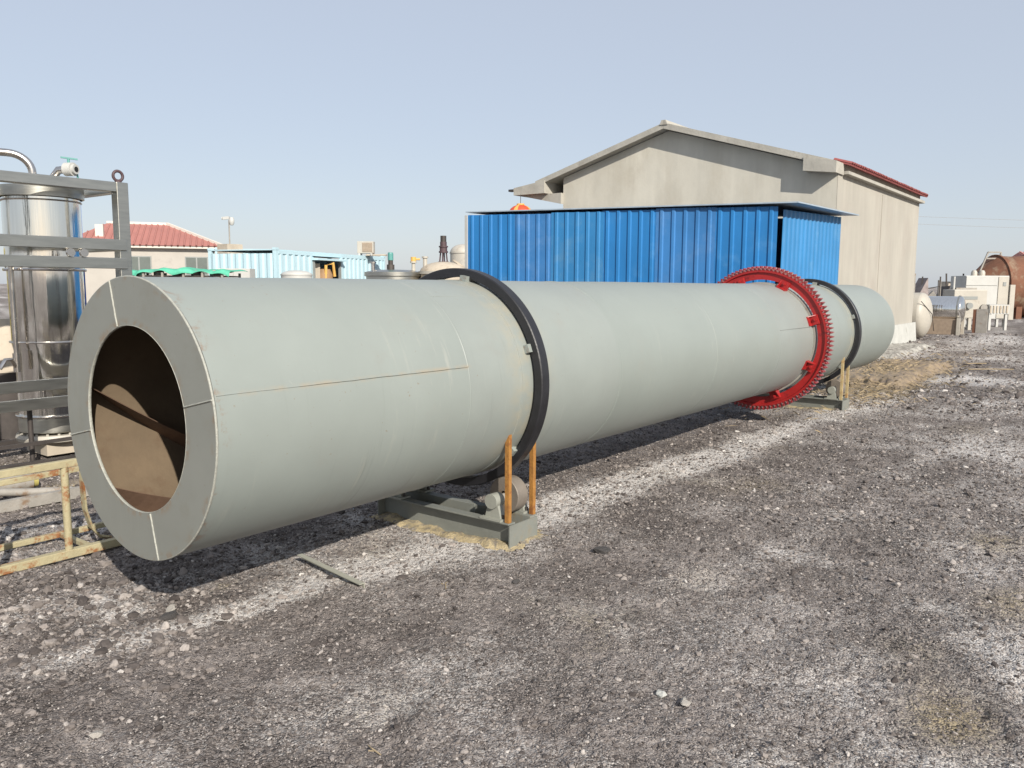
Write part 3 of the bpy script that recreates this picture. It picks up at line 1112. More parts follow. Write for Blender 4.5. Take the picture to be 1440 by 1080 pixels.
def mound(name, cx, cy, sx, sy, h, material, seed, n=46, rot_=0.0):
    """low irregular bed of loose material"""
    lr = np.random.default_rng(seed)
    vs, fs = [], []
    ca, sa = math.cos(rot_), math.sin(rot_)
    for i in range(n + 1):
        for j in range(n + 1):
            u = -1 + 2 * i / n
            v = -1 + 2 * j / n
            x = cx + (u * sx) * ca - (v * sy) * sa
            y = cy + (u * sx) * sa + (v * sy) * ca
            d = max(abs(u), abs(v)) ** 1.0
            e = d + 0.35 * (fbm(np.array(x * 9 + seed), np.array(y * 9), 1.0, 3) - 0.5)
            k = max(0.0, min(1.0, (1.0 - e) / 0.35))
            z = float(ground_z(np.array(x), np.array(y))) - 0.012 + (h + 0.012) * (k * k * (3 - 2 * k)) * (0.75 + 0.5 * float(fbm(np.array(x * 14), np.array(y * 14 + seed), 1.0, 3)))
            vs.append((x, y, z))
    for i in range(n):
        for j in range(n):
            fs.append((i * (n + 1) + j, (i + 1) * (n + 1) + j, (i + 1) * (n + 1) + j + 1, i * (n + 1) + j + 1))
    m = MB()
    m.add(vs, fs)
    return m.build(name, material, None, smooth=60)


tag(mound('sand_bed', 2.245, -0.02, 0.27, 0.70, 0.024, M['sand'], 3), 'yellow sand bed spilling from under the nearer roller support', 'sand', kind='stuff')
tag(mound('sand_bed', 9.39, -0.02, 0.27, 0.66, 0.014, M['sand'], 5), 'pale sand bed under the farther roller support', 'sand', kind='stuff')


tag(mound('straw_mound', 14.6, 0.05, 2.6, 0.75, 0.13, M['straw_soil'], 8), 'low straw-coloured soil mound beyond the far end of the drum', 'mound', kind='stuff')
tag(mound('rubble_heap', 20.6, 1.30, 2.8, 0.55, 0.11, M['pale_debris'], 9), 'pale powdery rubble heap at the foot of the building side wall', 'rubble', kind='stuff')


# ------------------------------------------------------------------ blue sheet shed
def ribbed(p0, p1, z0, za, zb, pitch, n, depth, ribw, slope, up=(0, 0, 0), out=1, thick=0.004, phase=0.0, zba=None):
    """vertical corrugated sheet from p0 to p1 (xy), n ribs; za/zb top heights at both ends; ribs stand proud towards 'out'"""
    p0 = Vector((p0[0], p0[1], 0))
    p1 = Vector((p1[0], p1[1], 0))
    d = (p1 - p0)
    Ln = d.length
    d.normalize()
    nrm = Vector((d.y, -d.x, 0)) * out
    prof = [(0, 0)]
    for k in range(n):
        c = (k + 0.5) * Ln / n
        prof += [(c - ribw / 2 - slope, 0), (c - ribw / 2, depth), (c + ribw / 2, depth), (c + ribw / 2 + slope, 0)]
    prof.append((Ln, 0))
    vs, fs = [], []
    kk = len(prof)
    for off in (0.0, -thick):
        for s, h in prof:
            p = p0 + d * s + nrm * (h + off)
            zt = za + (zb - za) * s / Ln
            lean = Vector(up)
            vs.append((p.x, p.y, z0))
            q = p + lean
            vs.append((q.x, q.y, zt))
    for o in (0, 2 * kk):
        for i in range(kk - 1):
            fs.append((o + 2 * i, o + 2 * i + 2, o + 2 * i + 3, o + 2 * i + 1))
    for i in range(kk - 1):
        fs.append((2 * i + 1, 2 * i + 3, 2 * kk + 2 * i + 3, 2 * kk + 2 * i + 1))
        fs.append((2 * i, 2 * kk + 2 * i, 2 * kk + 2 * i + 2, 2 * i + 2))
    fs.append((0, 1, 2 * kk + 1, 2 * kk))
    e = 2 * (kk - 1)
    fs.append((e, e + 1, 2 * kk + e + 1, 2 * kk + e))
    m = MB()
    m.add(vs, fs)
    return m


def build_shed():
    t = thing('sheet_shed', 'bright blue ribbed sheet metal shed behind the drum', 'shed', (0, 0, 0))
    A = Vector((12.0, 1.40))
    B = Vector((11.0, 7.40))
    zA, zB = 2.975, 3.085
    nsheet = 6
    rib = [5, 5, 5, 5, 4, 5]
    tot = sum(rib)
    acc = 0
    for k in range(nsheet):
        f0 = acc / tot
        f1 = (acc + rib[k]) / tot
        acc += rib[k]
        a = A + (B - A) * (f0 - 0.003)
        b = A + (B - A) * (f1 + 0.003)
        za = zA + (zB - zA) * f0 + (0.0, 0.008, -0.012, 0.02, 0.0, 0.004)[k] - (0.045 if k >= 3 else 0)
        zb = zA + (zB - zA) * f1 + (0.0, 0.008, -0.012, 0.02, 0.0, 0.004)[k] - (0.045 if k >= 3 else 0)
        off = (0.0, 0.004, 0.0, 0.004, 0.0, 0.004)[k]
        m = ribbed(a + Vector((-off, 0)), b + Vector((-off, 0)), -0.03, za, zb, 0, rib[k], 0.024, 0.045, 0.020, out=-1)
        m.build('cladding_sheet', M[('blue', 'blue_b', 'blue', 'blue_c', 'blue_b', 'blue')[k]], t)
    # leaning loose side sheet with finer ribs
    S0 = Vector((11.97, 1.30))
    S1 = Vector((14.62, 1.10))
    m = ribbed(S0, S1, -0.03, 2.93, 2.97, 0, 15, 0.022, 0.035, 0.030, up=(0.18, 0.04, 0), out=1)
    m.build('side_sheet', M['blue2'], t, label='lighter blue side sheet leaning loose from the corner')
    m = ribbed((11.02, 7.40), (13.6, 7.75), -0.03, 3.05, 3.08, 0, 12, 0.022, 0.035, 0.03, out=-1)
    m.build('side_sheet', M['blue'], t)
    m = ribbed((14.86, 1.16), (13.66, 7.62), -0.03, 2.97, 3.1, 0, 16, 0.024, 0.045, 0.03, out=-1)
    m.build('back_sheet', M['blue'], t)
    # posts
    for x, y, h in ((12.06, 1.50, 2.93), (11.06, 7.36, 3.0), (14.8, 1.30, 2.9), (13.6, 7.6, 3.0)):
        m = MB()
        m.box(x, x + 0.06, y, y + 0.06, -0.03, h)
        m.build('post', M['darksteel'], t)
    # white corner flashing at the far left
    m = MB()
    m.box(10.965, 10.99, 7.405, 7.47, 0, 3.04)
    m.build('corner_flashing', M['white'], t)
    # roof sheet
    m = MB()
    zz = lambda y: zA + (zB - zA) * (y - 1.4) / 6.0 + 0.012
    vs = [(11.93, 1.02, zz(1.02) + 0.03), (14.98, 0.86, 3.00), (13.7, 7.65, 3.13), (10.98, 7.46, zz(7.46))]
    v2 = [(a, b, c + 0.022) for a, b, c in vs]
    m.add(vs + v2, [(3, 2, 1, 0), (4, 5, 6, 7), (0, 1, 5, 4), (1, 2, 6, 5), (2, 3, 7, 6), (3, 0, 4, 7)])
    m.build('roof_sheet', M['shedroof'], t)


build_shed()


# ------------------------------------------------------------------ rendered building with gable
def build_building():
    t = thing('gabled_building', 'beige cement-rendered gabled building with red tile edge behind the blue shed', 'building', (17.18, 1.95, 0))
    x0, x1, y0, y1 = 0.0, 8.3, 0.0, 7.3
    ze = 4.20
    yr, zr = 4.15, 5.42
    m = MB()
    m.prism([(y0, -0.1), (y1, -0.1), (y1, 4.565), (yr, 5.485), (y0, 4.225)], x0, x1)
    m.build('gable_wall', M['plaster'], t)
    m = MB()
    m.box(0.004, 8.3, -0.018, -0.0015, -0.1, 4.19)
    m.build('side_render', M['plaster_side'], t)  # thin layer over the side wall, sun balance put into its darker colour
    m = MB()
    m.prism([(-0.12, -0.1), (-0.0195, -0.1), (-0.0195, 0.56), (-0.06, 0.56)], 0.4, 8.6)
    m.build('plinth', M['limewash'], t)
    # corner pilaster on the side wall
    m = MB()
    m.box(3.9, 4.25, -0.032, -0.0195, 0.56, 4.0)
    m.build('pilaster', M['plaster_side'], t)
    oh = 0.29
    # roof slabs: right slope and left slope
    th = 0.14

    def slab(ya, za, yb, zb, xa, xb):
        mm = MB()
        mm.prism([(ya, za), (yb, zb), (yb, zb + th), (ya, za + th)], xa, xb)
        return mm
    slab(-0.02, 4.235, yr, 5.50, -oh, 8.35).build('roof_slab', M['concrete'], t, label='rough concrete roof edge on the long slope')
    slab(yr, 5.50, 8.05, 4.36, -oh, 8.35).build('roof_slab', M['concrete'], t, label='rough concrete roof edge on the short slope')
    # ridge cap lumps
    m = MB()
    m.prism([(yr - 0.12, 5.58), (yr + 0.10, 5.59), (yr + 0.05, 5.70), (yr - 0.06, 5.70)], -oh - 0.02, 8.4)
    m.build('ridge_cap', M['concrete'], t)
    # eave beams ends
    m = MB()
    m.prism([(-0.06, 4.11), (0.66, 4.20), (0.66, 4.50), (-0.06, 4.36)], -oh - 0.03, 0.28)
    m.build('eave_block', M['concrete'], t)
    m = MB()
    m.prism([(7.72, 4.16), (8.78, 4.16), (8.78, 4.36), (7.72, 4.50)], -oh - 0.03, 8.3)
    m.build('eave_block', M['concrete'], t)
    m = MB()
    m.prism([(7.3, 3.86), (8.70, 4.157), (7.3, 4.157)], -0.12, 8.2)
    m.build('soffit', M['concrete'], t)
    m = MB()
    m.box(-oh - 0.05, -oh + 0.1, 8.78, 8.95, 4.27, 4.33)
    m.build('gutter_end', M['darksteel'], t)
    # tiled eave on the right: tiles in courses
    sl = math.atan2(5.50 - 4.235, yr + 0.02)
    tm = MB()
    prof = []
    for w in np.linspace(0, PI, 7):
        prof.append((-0.055 * math.cos(w), 0.038 * math.sin(w)))
    vs, fs = [], []
    for s in (0.0, 0.42):
        for px, pz in prof:
            vs.append((px, s, pz))
        for px, pz in prof:
            vs.append((px * 0.86, s, pz - 0.016))
    k = len(prof)
    for i in range(k - 1):
        fs += [(i, i + 1, 2 * k + i + 1, 2 * k + i), (k + i, 3 * k + i, 3 * k + i + 1, k + i + 1), (i, k + i, k + i + 1, i + 1)]
    tm.add(vs, fs)
    tme = tm.mesh('roof_tile', M['redtile'], smooth=60)
    pan = MB()
    pan.prism([(-0.10, -0.0), (0.10, 0.0), (0.10, 0.012), (-0.10, 0.012)], 0.03, 1.2, 'Y')
    nt = 50
    for i in range(nt):
        x = 0.30 + i * (8.15 / nt)
        share('roof_tile', tme, t, (x, -0.24 + random.uniform(-0.012, 0.012), 4.345), (sl, 0, 0), (1.15, 1, 1.25))
    m = MB()
    m.box(0.2, 8.4, -0.22, 0.16, -0.03, 0.0)
    o = m.build('tile_bed', M['redtile'], t)
    o.location = (0, 0, 4.352)
    o.rotation_euler = (sl, 0, 0)
    o.location.z = 4.40
    m = MB()
    m.box(0.3, 8.35, -0.16, -0.0195, 4.13, 4.199)
    m.build('eave_moulding', M['concrete'], t)


build_building()

# red lantern under the left eave
t = thing('paper_lantern', 'round red lantern hanging under the left eave of the gabled building', 'lantern', (16.78, 10.42, 3.62))
for k in range(16):
    m = MB()
    prof = [(0.0, 0.25)] + [(0.34 * math.sin(w) * 1.0, 0.26 * math.cos(w)) for w in np.linspace(0.35, PI - 0.35, 9)] + [(0.0, -0.25)]
    m.lathe(prof, 3, 'Z', (0, 0, 0), 2 * PI * k / 16, 2 * PI * (k + 1) / 16)
    m.build('lantern_panel', M['lantern'] if k % 4 else M['gold'], t, smooth=20)
m = MB()
m.cyl((0, 0, 0.23), (0, 0, 0.285), 0.11, 16)
m.build('cap', M['gold'], t)
m = MB()
m.cyl((0, 0, 0.28), (0, 0, 0.54), 0.008, 6)
m.build('cord', M['darksteel'], t)


# ------------------------------------------------------------------ stainless vessel skid at the left
def build_skid():
    t = thing('vessel_frame', 'square stainless steel frame skid around the polished vessel', 'frame', (0, 0, 0))
    xa, xb = 0.55, 2.06
    ya, yb = 4.02, 5.25
    w = 0.11
    for x in (xa, xb):
        for y in (ya, yb):
            m = MB()
            m.box(x - w / 2, x + w / 2, y - w / 2, y + w / 2, 0.0, 2.56)
            m.build('post', M['brushed'], t, bevel=0.006)
    for z, h in ((2.52, 0.10), (1.985, 0.10), (1.815, 0.10), (0.745, 0.10), (0.585, 0.10)):
        for y in (ya, yb):
            if y == yb and z < 2:
                continue
            m = MB()
            if z > 2.4:
                m.box(xa + w / 2, xb - w / 2, y - w / 2 + 0.003, y + w / 2 - 0.003, z - h / 2, z + h / 2 - 0.012)
            else:
                m.box(xa - 0.02, xb + 0.005, y - w / 2 - 0.024, y - w / 2 - 0.002, z - h / 2, z + h / 2)
            m.build('rail', M['brushed'], t, bevel=0.004)
    for z, h in ((2.52, 0.10), (1.985, 0.10)):
        for x in (xa, xb):
            m = MB()
            m.box(x - w / 2 + 0.003, x + w / 2 - 0.003, ya + w / 2, yb - w / 2, z - h / 2, z + h / 2 - 0.012)
            m.build('rail', M['brushed'], t, bevel=0.004)
    # foot rails
    for y in (ya, yb):
        m = MB()
        m.box(xa, xb, y - 0.04, y + 0.04, 0.02, 0.07)
        m.build('foot_rail', M['darksteel'], t)
    # lifting eye
    m = MB()
    m.lathe([(0.045 + 0.014 * math.cos(q), 0.014 * math.sin(q)) for q in np.linspace(0, 2 * PI, 9)[:-1]], 24, 'Y', (xb - 0.01, ya, 2.62), close=True)
    m.cyl((xb - 0.01, ya, 2.56), (xb - 0.01, ya, 2.575), 0.03, 14)
    m.build('lifting_eye', M['maroon'], t, smooth=50)
    # rosette knobs on the mid rail pair
    for x in (1.545, 1.66):
        m = MB()
        m.lathe([(0.0, 0.025), (0.018, 0.024), (0.034, 0.012), (0.036, 0.0)], 20, 'Y', (x, ya - w / 2 - 0.045, 1.90))
        m.lathe([(0.036, 0.0), (0.036, -0.028), (0.0, -0.028)], 20, 'Y', (x, ya - w / 2 - 0.017, 1.90))
        m.build('clamp_knob', M['seat_steel'], t, smooth=40)
    # vessel standing inside
    v = thing('stainless_vessel', 'tall polished stainless vessel standing inside the square frame', 'vessel', (1.60, 4.58, 0.05))
    rv = 0.325
    m = MB()
    m.lathe([(0, 2.46), (0.30, 2.46), (rv + 0.035, 2.455), (rv + 0.035, 2.36), (rv + 0.02, 2.355)], 72)
    m.build('lid', M['brushed'], v, smooth=35)
    m = MB()
    m.lathe([(rv, 2.375), (rv, 1.70)], 72)
    m.build('upper_shell', M['stainless'], v, smooth=35)
    m = MB()
    m.lathe([(rv - 0.01, 1.70), (rv - 0.012, 1.02), (rv - 0.03, 0.93), (rv - 0.03, 0.33)], 72)
    m.build('lower_shell', M['stainless'], v, smooth=35)
    for z, rr, h in ((1.69, rv + 0.018, 0.025), (1.03, rv + 0.006, 0.014), (0.34, rv - 0.005, 0.02), (2.32, rv + 0.01, 0.014)):
        m = MB()
        m.lathe([(rv - 0.04, 0), (rr, 0), (rr + 0.004, h / 2), (rr, h), (rv - 0.04, h)], 72, c=(0, 0, z))
        m.build('band_ring', M['seat_steel'], v, smooth=35)
    m = MB()
    m.lathe([(rv - 0.025, 0.33), (rv - 0.02, 0.20), (rv - 0.04, 0.19), (0, 0.19)], 72)
    m.build('skirt', M['brushed'], v, smooth=35)
    m = MB()
    m.lathe([(0, 0.17), (rv + 0.0, 0.17), (rv + 0.01, 0.14), (rv + 0.0, 0.11), (0, 0.11)], 72)
    m.build('bottom_flange', M['ivory'], v, smooth=35)
    m = MB()
    m.box(-0.18, 0.24, -0.22, 0.22, -0.02, 0.105)
    m.build('foot_block', M['beige'], v)
    for k in range(20):
        a = 2 * PI * k / 20
        m = MB()
        m.cyl((0.30 * math.cos(a), 0.30 * math.sin(a), 0.17), (0.30 * math.cos(a), 0.30 * math.sin(a), 0.187), 0.012, 6)
        m.build('bolt', M['ivory'], v)
    # overflow pipe arching off the lid, towards the left
    m = MB()
    pts = [(-0.08, -0.05, 2.45)] + [(-0.08, -0.05, 2.58)] + [(-0.08 - 0.17 * (1 - math.cos(w)), -0.05 + 0.10 * (1 - math.cos(w)), 2.58 + 0.17 * math.sin(w)) for w in np.linspace(0.2, PI / 2, 8)] + [(-0.9, 0.40, 2.77)]
    m.tube(pts, 0.034, 16)
    m.build('arched_pipe', M['seat_steel'], v, smooth=50)
    # clamp valve on the lid
    m = MB()
    m.tube([(0.075, -0.12, 2.45), (0.075, -0.12, 2.56), (0.10, -0.16, 2.615), (0.16, -0.22, 2.625)], 0.036, 14)
    val = m.build('elbow', M['seat_steel'], v, smooth=50)
    m = MB()
    d = Vector((0.45, -0.89, 0)).normalized()
    c = Vector((0.165, -0.225, 2.625))
    m.cyl(c - d * 0.03, c + d * 0.05, 0.062, 24)
    m.cyl(c + d * 0.05, c + d * 0.075, 0.045, 24)
    m.build('valve_body', M['white'], val, smooth=30)
    m = MB()
    m.cyl(c + d * 0.072, c + d * 0.08, 0.024, 16)
    m.build('port', M['black'], val)
    m = MB()
    m.cyl(c + Vector((0, 0, 0.06)), c + Vector((0, 0, 0.10)), 0.012, 8)
    m.bar(c + Vector((-0.06, 0.02, 0.105)), c + Vector((0.07, -0.03, 0.095)), 0.02, 0.014)
    m.bar(c + Vector((0.06, -0.02, -0.02)), c + Vector((0.07, -0.03, -0.12)), 0.014, 0.014)
    m.build('lever', M['teal'], val)
    # slim sight pipe beside the vessel
    m = MB()
    m.cyl((-0.36, -0.16, 0.95), (-0.36, -0.16, 1.80), 0.022, 12)
    m.cyl((-0.36, -0.16, 0.78), (-0.36, -0.16, 0.95), 0.034, 12)
    m.tube([(-0.36, -0.16, 0.80), (-0.42, -0.2, 0.90), (-0.47, -0.2, 0.90), (-0.52, -0.2, 0.82)], 0.018, 8)
    m.build('sight_pipe', M['seat_steel'], v, smooth=40)
    # prop rod under the low rail
    m = MB()
    m.cyl((-0.40, -0.45, 0.0), (-0.40, -0.45, 0.54), 0.022, 10)
    m.build('prop', M['darksteel'], v, smooth=40)
    m = MB()
    m.bar((-0.95, -0.62, 0.19), (0.30, -0.62, 0.19), 0.03, 0.03)
    m.build('foot_bar', M['darksteel'], v)
    return t


build_skid()

# blue post and machines behind the vessel
t = thing('steel_post', 'deep blue steel post standing behind the polished vessel', 'post', (2.42, 5.66, 0))
m = MB()
m.box(-0.032, 0.032, -0.032, 0.032, -0.02, 2.55)
m.box(-0.09, 0.09, -0.09, 0.09, -0.02, 0.03)
m.build('column', M['shutblue'], t)
t = thing('slotted_rack', 'olive yellow slotted rack half seen left of the polished vessel', 'rack', (1.55, 6.3, 0))
m = MB()
m.box(-0.42, 0.06, -0.02, 0.02, 0.9, 2.0)
m.build('panel', M['yellowgreen'], t)
for k in range(6):
    for x in (-0.30, -0.12):
        m = MB()
        m.box(x - 0.05, x + 0.05, -0.026, -0.0202, 1.05 + 0.15 * k, 1.09 + 0.15 * k)
        m.build('slot', M['black'], t)
for x in (-0.4, 0.04):
    m = MB()
    m.box(x - 0.03, x + 0.03, -0.06, -0.021, 0, 2.0)
    m.build('leg', M['yellowgreen'], t)
t = thing('drum_cover', 'pale conical cover behind the polished vessel, under the slotted rack', 'cover', (1.75, 6.0, 0))
m = MB()
m.lathe([(0, 1.25), (0.05, 1.25), (0.32, 0.75), (0.32, 0.70)], 24)
m.build('cone', M['beige'], t, smooth=30)
m = MB()
m.lathe([(0.31, 0.70), (0.31, 0.0)], 24)
m.build('drum_body', M['darksteel'], t, smooth=30)


# ------------------------------------------------------------------ rusty yellow cage at the left
def build_cage():
    t = thing('rusty_cage', 'peeling yellow rusty tube railing cage lying beside the drum mouth', 'railing', (0, 0, 0))
    Y0, Y1 = 1.34, 1.78
    w = 0.042

    def bar(name, a, b, ww=w, hh=w):
        m = MB()
        m.bar(a, b, ww, hh)
        return m.build(name, M['yellow'], t, bevel=0.004)
    bar('bottom_rail', (-1.3, Y0, 0.032), (0.66, Y0, 0.032), 0.05, 0.05)
    bar('top_rail', (-1.3, Y0, 0.575), (0.42, Y0, 0.575))
    bar('bottom_rail', (-1.3, Y1, 0.03), (0.75, Y1, 0.03), 0.035, 0.035)
    bar('top_rail', (-1.3, Y1, 0.40), (0.75, Y1, 0.44), 0.035, 0.035)
    for x in (0.26, -0.135, -0.55, -0.95):
        m = MB()
        m.cyl((x, Y0, 0.055), (x, Y0, 0.556), 0.022, 14)
        m.build('upright', M['yellow'], t, smooth=40)
    for x in (0.02, -0.45):
        m = MB()
        m.cyl((x, Y1, 0.046), (x, Y1, 0.39), 0.018, 12)
        m.build('upright', M['yellow'], t, smooth=40)
    # bent flat leg at the end
    m = MB()
    pts = [(0.375, Y0 + 0.03, 0.56), (0.380, Y0 + 0.05, 0.40), (0.395, Y0 + 0.07, 0.26), (0.44, Y0 + 0.10, 0.13), (0.50, Y0 + 0.12, 0.055), (0.56, Y0 + 0.10, 0.035)]
    for a, b in zip(pts[:-1], pts[1:]):
        m.bar(a, b, 0.045, 0.012, up=(1, 0, 0.3))
    m.build('bent_leg', M['yellow'], t)
    for x in (-0.75, 0.40):
        bar('cross_bar', (x, Y0 + 0.03, 0.032), (x, Y1 - 0.02, 0.03), 0.03, 0.03)


build_cage()


# scrap lying on the ground at left
def scrap(name, label, cat, build):
    t = thing(name, label, cat)
    build(t)
    return t


def _a(t):
    m = MB()
    m.prism([(0, 0), (0.05, 0), (0.05, 0.006), (0.006, 0.006), (0.006, 0.074), (0.05, 0.074), (0.05, 0.08), (0, 0.08)], -0.6, 1.3, 'X')
    o = m.build('web', M['dullsteel'], t)
    t.location = (0.3, 2.72, 0.0)


scrap('steel_channel', 'grey steel channel lying on the ground behind the yellow cage', 'steel channel', _a)


def _b(t):
    m = MB()
    m.tube([(0, 0, 0.10), (0.28, -0.02, 0.05), (0.55, -0.16, 0.035)], 0.03, 12)
    m.build('tube', M['dullsteel'], t, smooth=40)
    m = MB()
    m.lathe([(0.024, 0), (0.031, 0), (0.031, 0.004), (0.024, 0.004)], 16, 'X', (0.545, -0.155, 0.035), close=True)
    m.build('rim', M['darksteel'], t)
    t.location = (0.42, 3.02, 0)


scrap('bent_pipe', 'bent grey pipe lying between the steel channel and the vessel', 'pipe', _b)


def _c(t):
    m = MB()
    m.cyl((-0.16, 0, 0.07), (0.22, -0.02, 0.07), 0.065, 20)
    m.build('body', M['dullsteel'], t, smooth=40)
    m = MB()
    m.cyl((0.22, -0.02, 0.07), (0.26, -0.022, 0.07), 0.05, 20)
    m.build('end_cap', M['yellowgreen'], t, smooth=40)
    m = MB()
    m.box(-0.30, -0.16, -0.05, 0.05, 0.0, 0.12)
    m.build('terminal_box', M['darksteel'], t)
    t.location = (0.62, 3.3, 0.0)


scrap('electric_motor', 'small grey cylindrical motor lying near the vessel foot', 'motor', _c)


def _d(t):
    a, b = Vector((0, 0, 0.028)), Vector((-0.09, -0.645, 0.022))
    m = MB()
    m.bar(a, b, 0.034, 0.005)
    m.build('flange', M['iron_pale'], t)
    m = MB()
    m.bar(a + Vector((0.017, 0, -0.014)), b + Vector((0.017, 0, -0.014)), 0.005, 0.030)
    m.build('web', M['iron_pale'], t)
    t.location = (1.10, 0.26, 0.0)


scrap('angle_iron', 'short grey angle iron lying loose on the gravel in front of the drum', 'angle iron', _d)


def rock_mesh(seed, material, flat=0.55, name='rock'):
    import bmesh
    lr = np.random.default_rng(seed)
    bm = bmesh.new()
    bmesh.ops.create_icosphere(bm, subdivisions=3, radius=1.0)
    dirs = lr.normal(size=(12, 3))
    dirs /= np.linalg.norm(dirs, axis=1)[:, None]
    offs = lr.uniform(0.45, 0.85, 12)
    for v in bm.verts:
        p = np.array(v.co)
        for d, o in zip(dirs, offs):
            k = p @ d
            if k > o:
                p = p - d * (k - o) * 0.92
        p = p * (1 + 0.05 * lr.normal())
        v.co = Vector((p[0], p[1] * 0.8, p[2] * flat))
    me = bpy.data.meshes.new(name)
    bm.to_mesh(me)
    bm.free()
    me.materials.append(material)
    return me


def stone(name, label, cat, x, y, s, seed, material, flat=0.5, rz=0.0, group=None):
    o = bpy.data.objects.new(name, rock_mesh(seed, material, flat, name))
    COL.objects.link(o)
    o.location = (x, y, float(ground_z(np.array(x), np.array(y))) + s * flat * 0.28)
    o.scale = (s, s, s)
    o.rotation_euler = (random.uniform(-.15, .15), random.uniform(-.15, .15), rz)
    tag(o, label, cat, group)
    return o


stone('slag_lump', 'dark slag lump lying alone on the gravel right of the roller support', 'stone', 2.31, -1.11, 0.075, 4, M['rock'], 0.45, 0.5)
stone('slag_lump', 'small dark lump just left of the bigger lone slag lump', 'stone', 1.60, -0.98, 0.030, 5, M['rock'], 0.5, 0.2)
stone('pale_stone', 'flat yellowish stone in the lower left foreground', 'stone', -0.57, -0.70, 0.030, 6, M['palerock'], 0.4, 0.1)
stone('pale_stone', 'largest white stone in the foreground right of centre', 'stone', 0.97, -2.2, 0.032, 8, M['limewash'], 0.5, 0.7)
stone('pale_stone', 'flat pinkish stone right beside the largest white foreground stone', 'stone', 0.93, -2.32, 0.034, 9, M['palerock'], 0.3, 0.3)
stone('slag_lump', 'grey lump on the pale dust left of the drum shadow tip', 'stone', 0.17, 0.08, 0.055, 10, M['rock'], 0.6, 0.4)
stone('slag_lump', 'brownish lump at the shadow tip nearest the drum mouth', 'stone', 0.24, 0.19, 0.040, 12, M['palerock'], 0.55, 1.4)


# dry twigs
def twig(label, x, y, a, l):
    m = MB()
    d = Vector((math.cos(a), math.sin(a), 0))
    s = Vector((-d.y, d.x, 0))
    z = 0.022
    m.tube([(0, 0, z), tuple(d * l * 0.5 + s * 0.01 + Vector((0, 0, z + 0.01))), tuple(d * l + Vector((0, 0, z)))], 0.0028, 5)
    m.tube([tuple(d * l * 0.4 + Vector((0, 0, z))), tuple(d * l * 0.55 + s * l * 0.3 + Vector((0, 0, z + 0.006)))], 0.0022, 5)
    o = m.build('dry_twig', M['straw'], None)
    o.location = (x, y, float(ground_z(np.array(x), np.array(y))) - 0.012)
    tag(o, label, 'twig')


twig('forked straw twig on the gravel below the roller support', 1.28, -0.75, 0.6, 0.11)
twig('single straw twig lying in the lower left foreground', -0.02, -1.62, 1.4, 0.08)


# ------------------------------------------------------------------ straw litter (uncountable)
def build_straw():
    n = 5000
    x = np.concatenate([rng.normal(14.2, 2.3, int(n * 0.75)), rng.normal(11.6, 1.3, n - int(n * 0.75))])
    y = np.concatenate([rng.normal(0.15, 0.55, int(n * 0.75)), rng.normal(-0.35, 0.35, n - int(n * 0.75))])
    m = MB()
    z = ground_z(x, y)
    for i in range(n):
        a = random.uniform(0, 2 * PI)
        l = random.uniform(0.05, 0.20)
        e = random.uniform(0.0, 0.6) if random.random() < 0.35 else random.uniform(0, 0.15)
        w = random.uniform(0.0015, 0.004)
        dx, dy, dz = l * math.cos(a) * math.cos(e), l * math.sin(a) * math.cos(e), l * math.sin(e)
        px, py = -math.sin(a) * w, math.cos(a) * w
        b = z[i] + 0.01 + random.uniform(0, 0.03) + 0.12 * max(0.0, 1 - ((x[i] - 14.6) / 2.5) ** 2 - ((y[i] - 0.05) / 0.7) ** 2)
        m.add([(x[i] - px, y[i] - py, b), (x[i] + px, y[i] + py, b), (x[i] + dx * .6, y[i] + dy * .6, b + dz * .75), (x[i] + dx, y[i] + dy, b + dz * 0.8)],
              [(0, 1, 2), (0, 2, 3)])
    o = m.build('straw_litter', M['straw'])
    tag(o, 'tan dry straw litter on the ground beyond the far roller support', 'straw', kind='stuff')


build_straw()


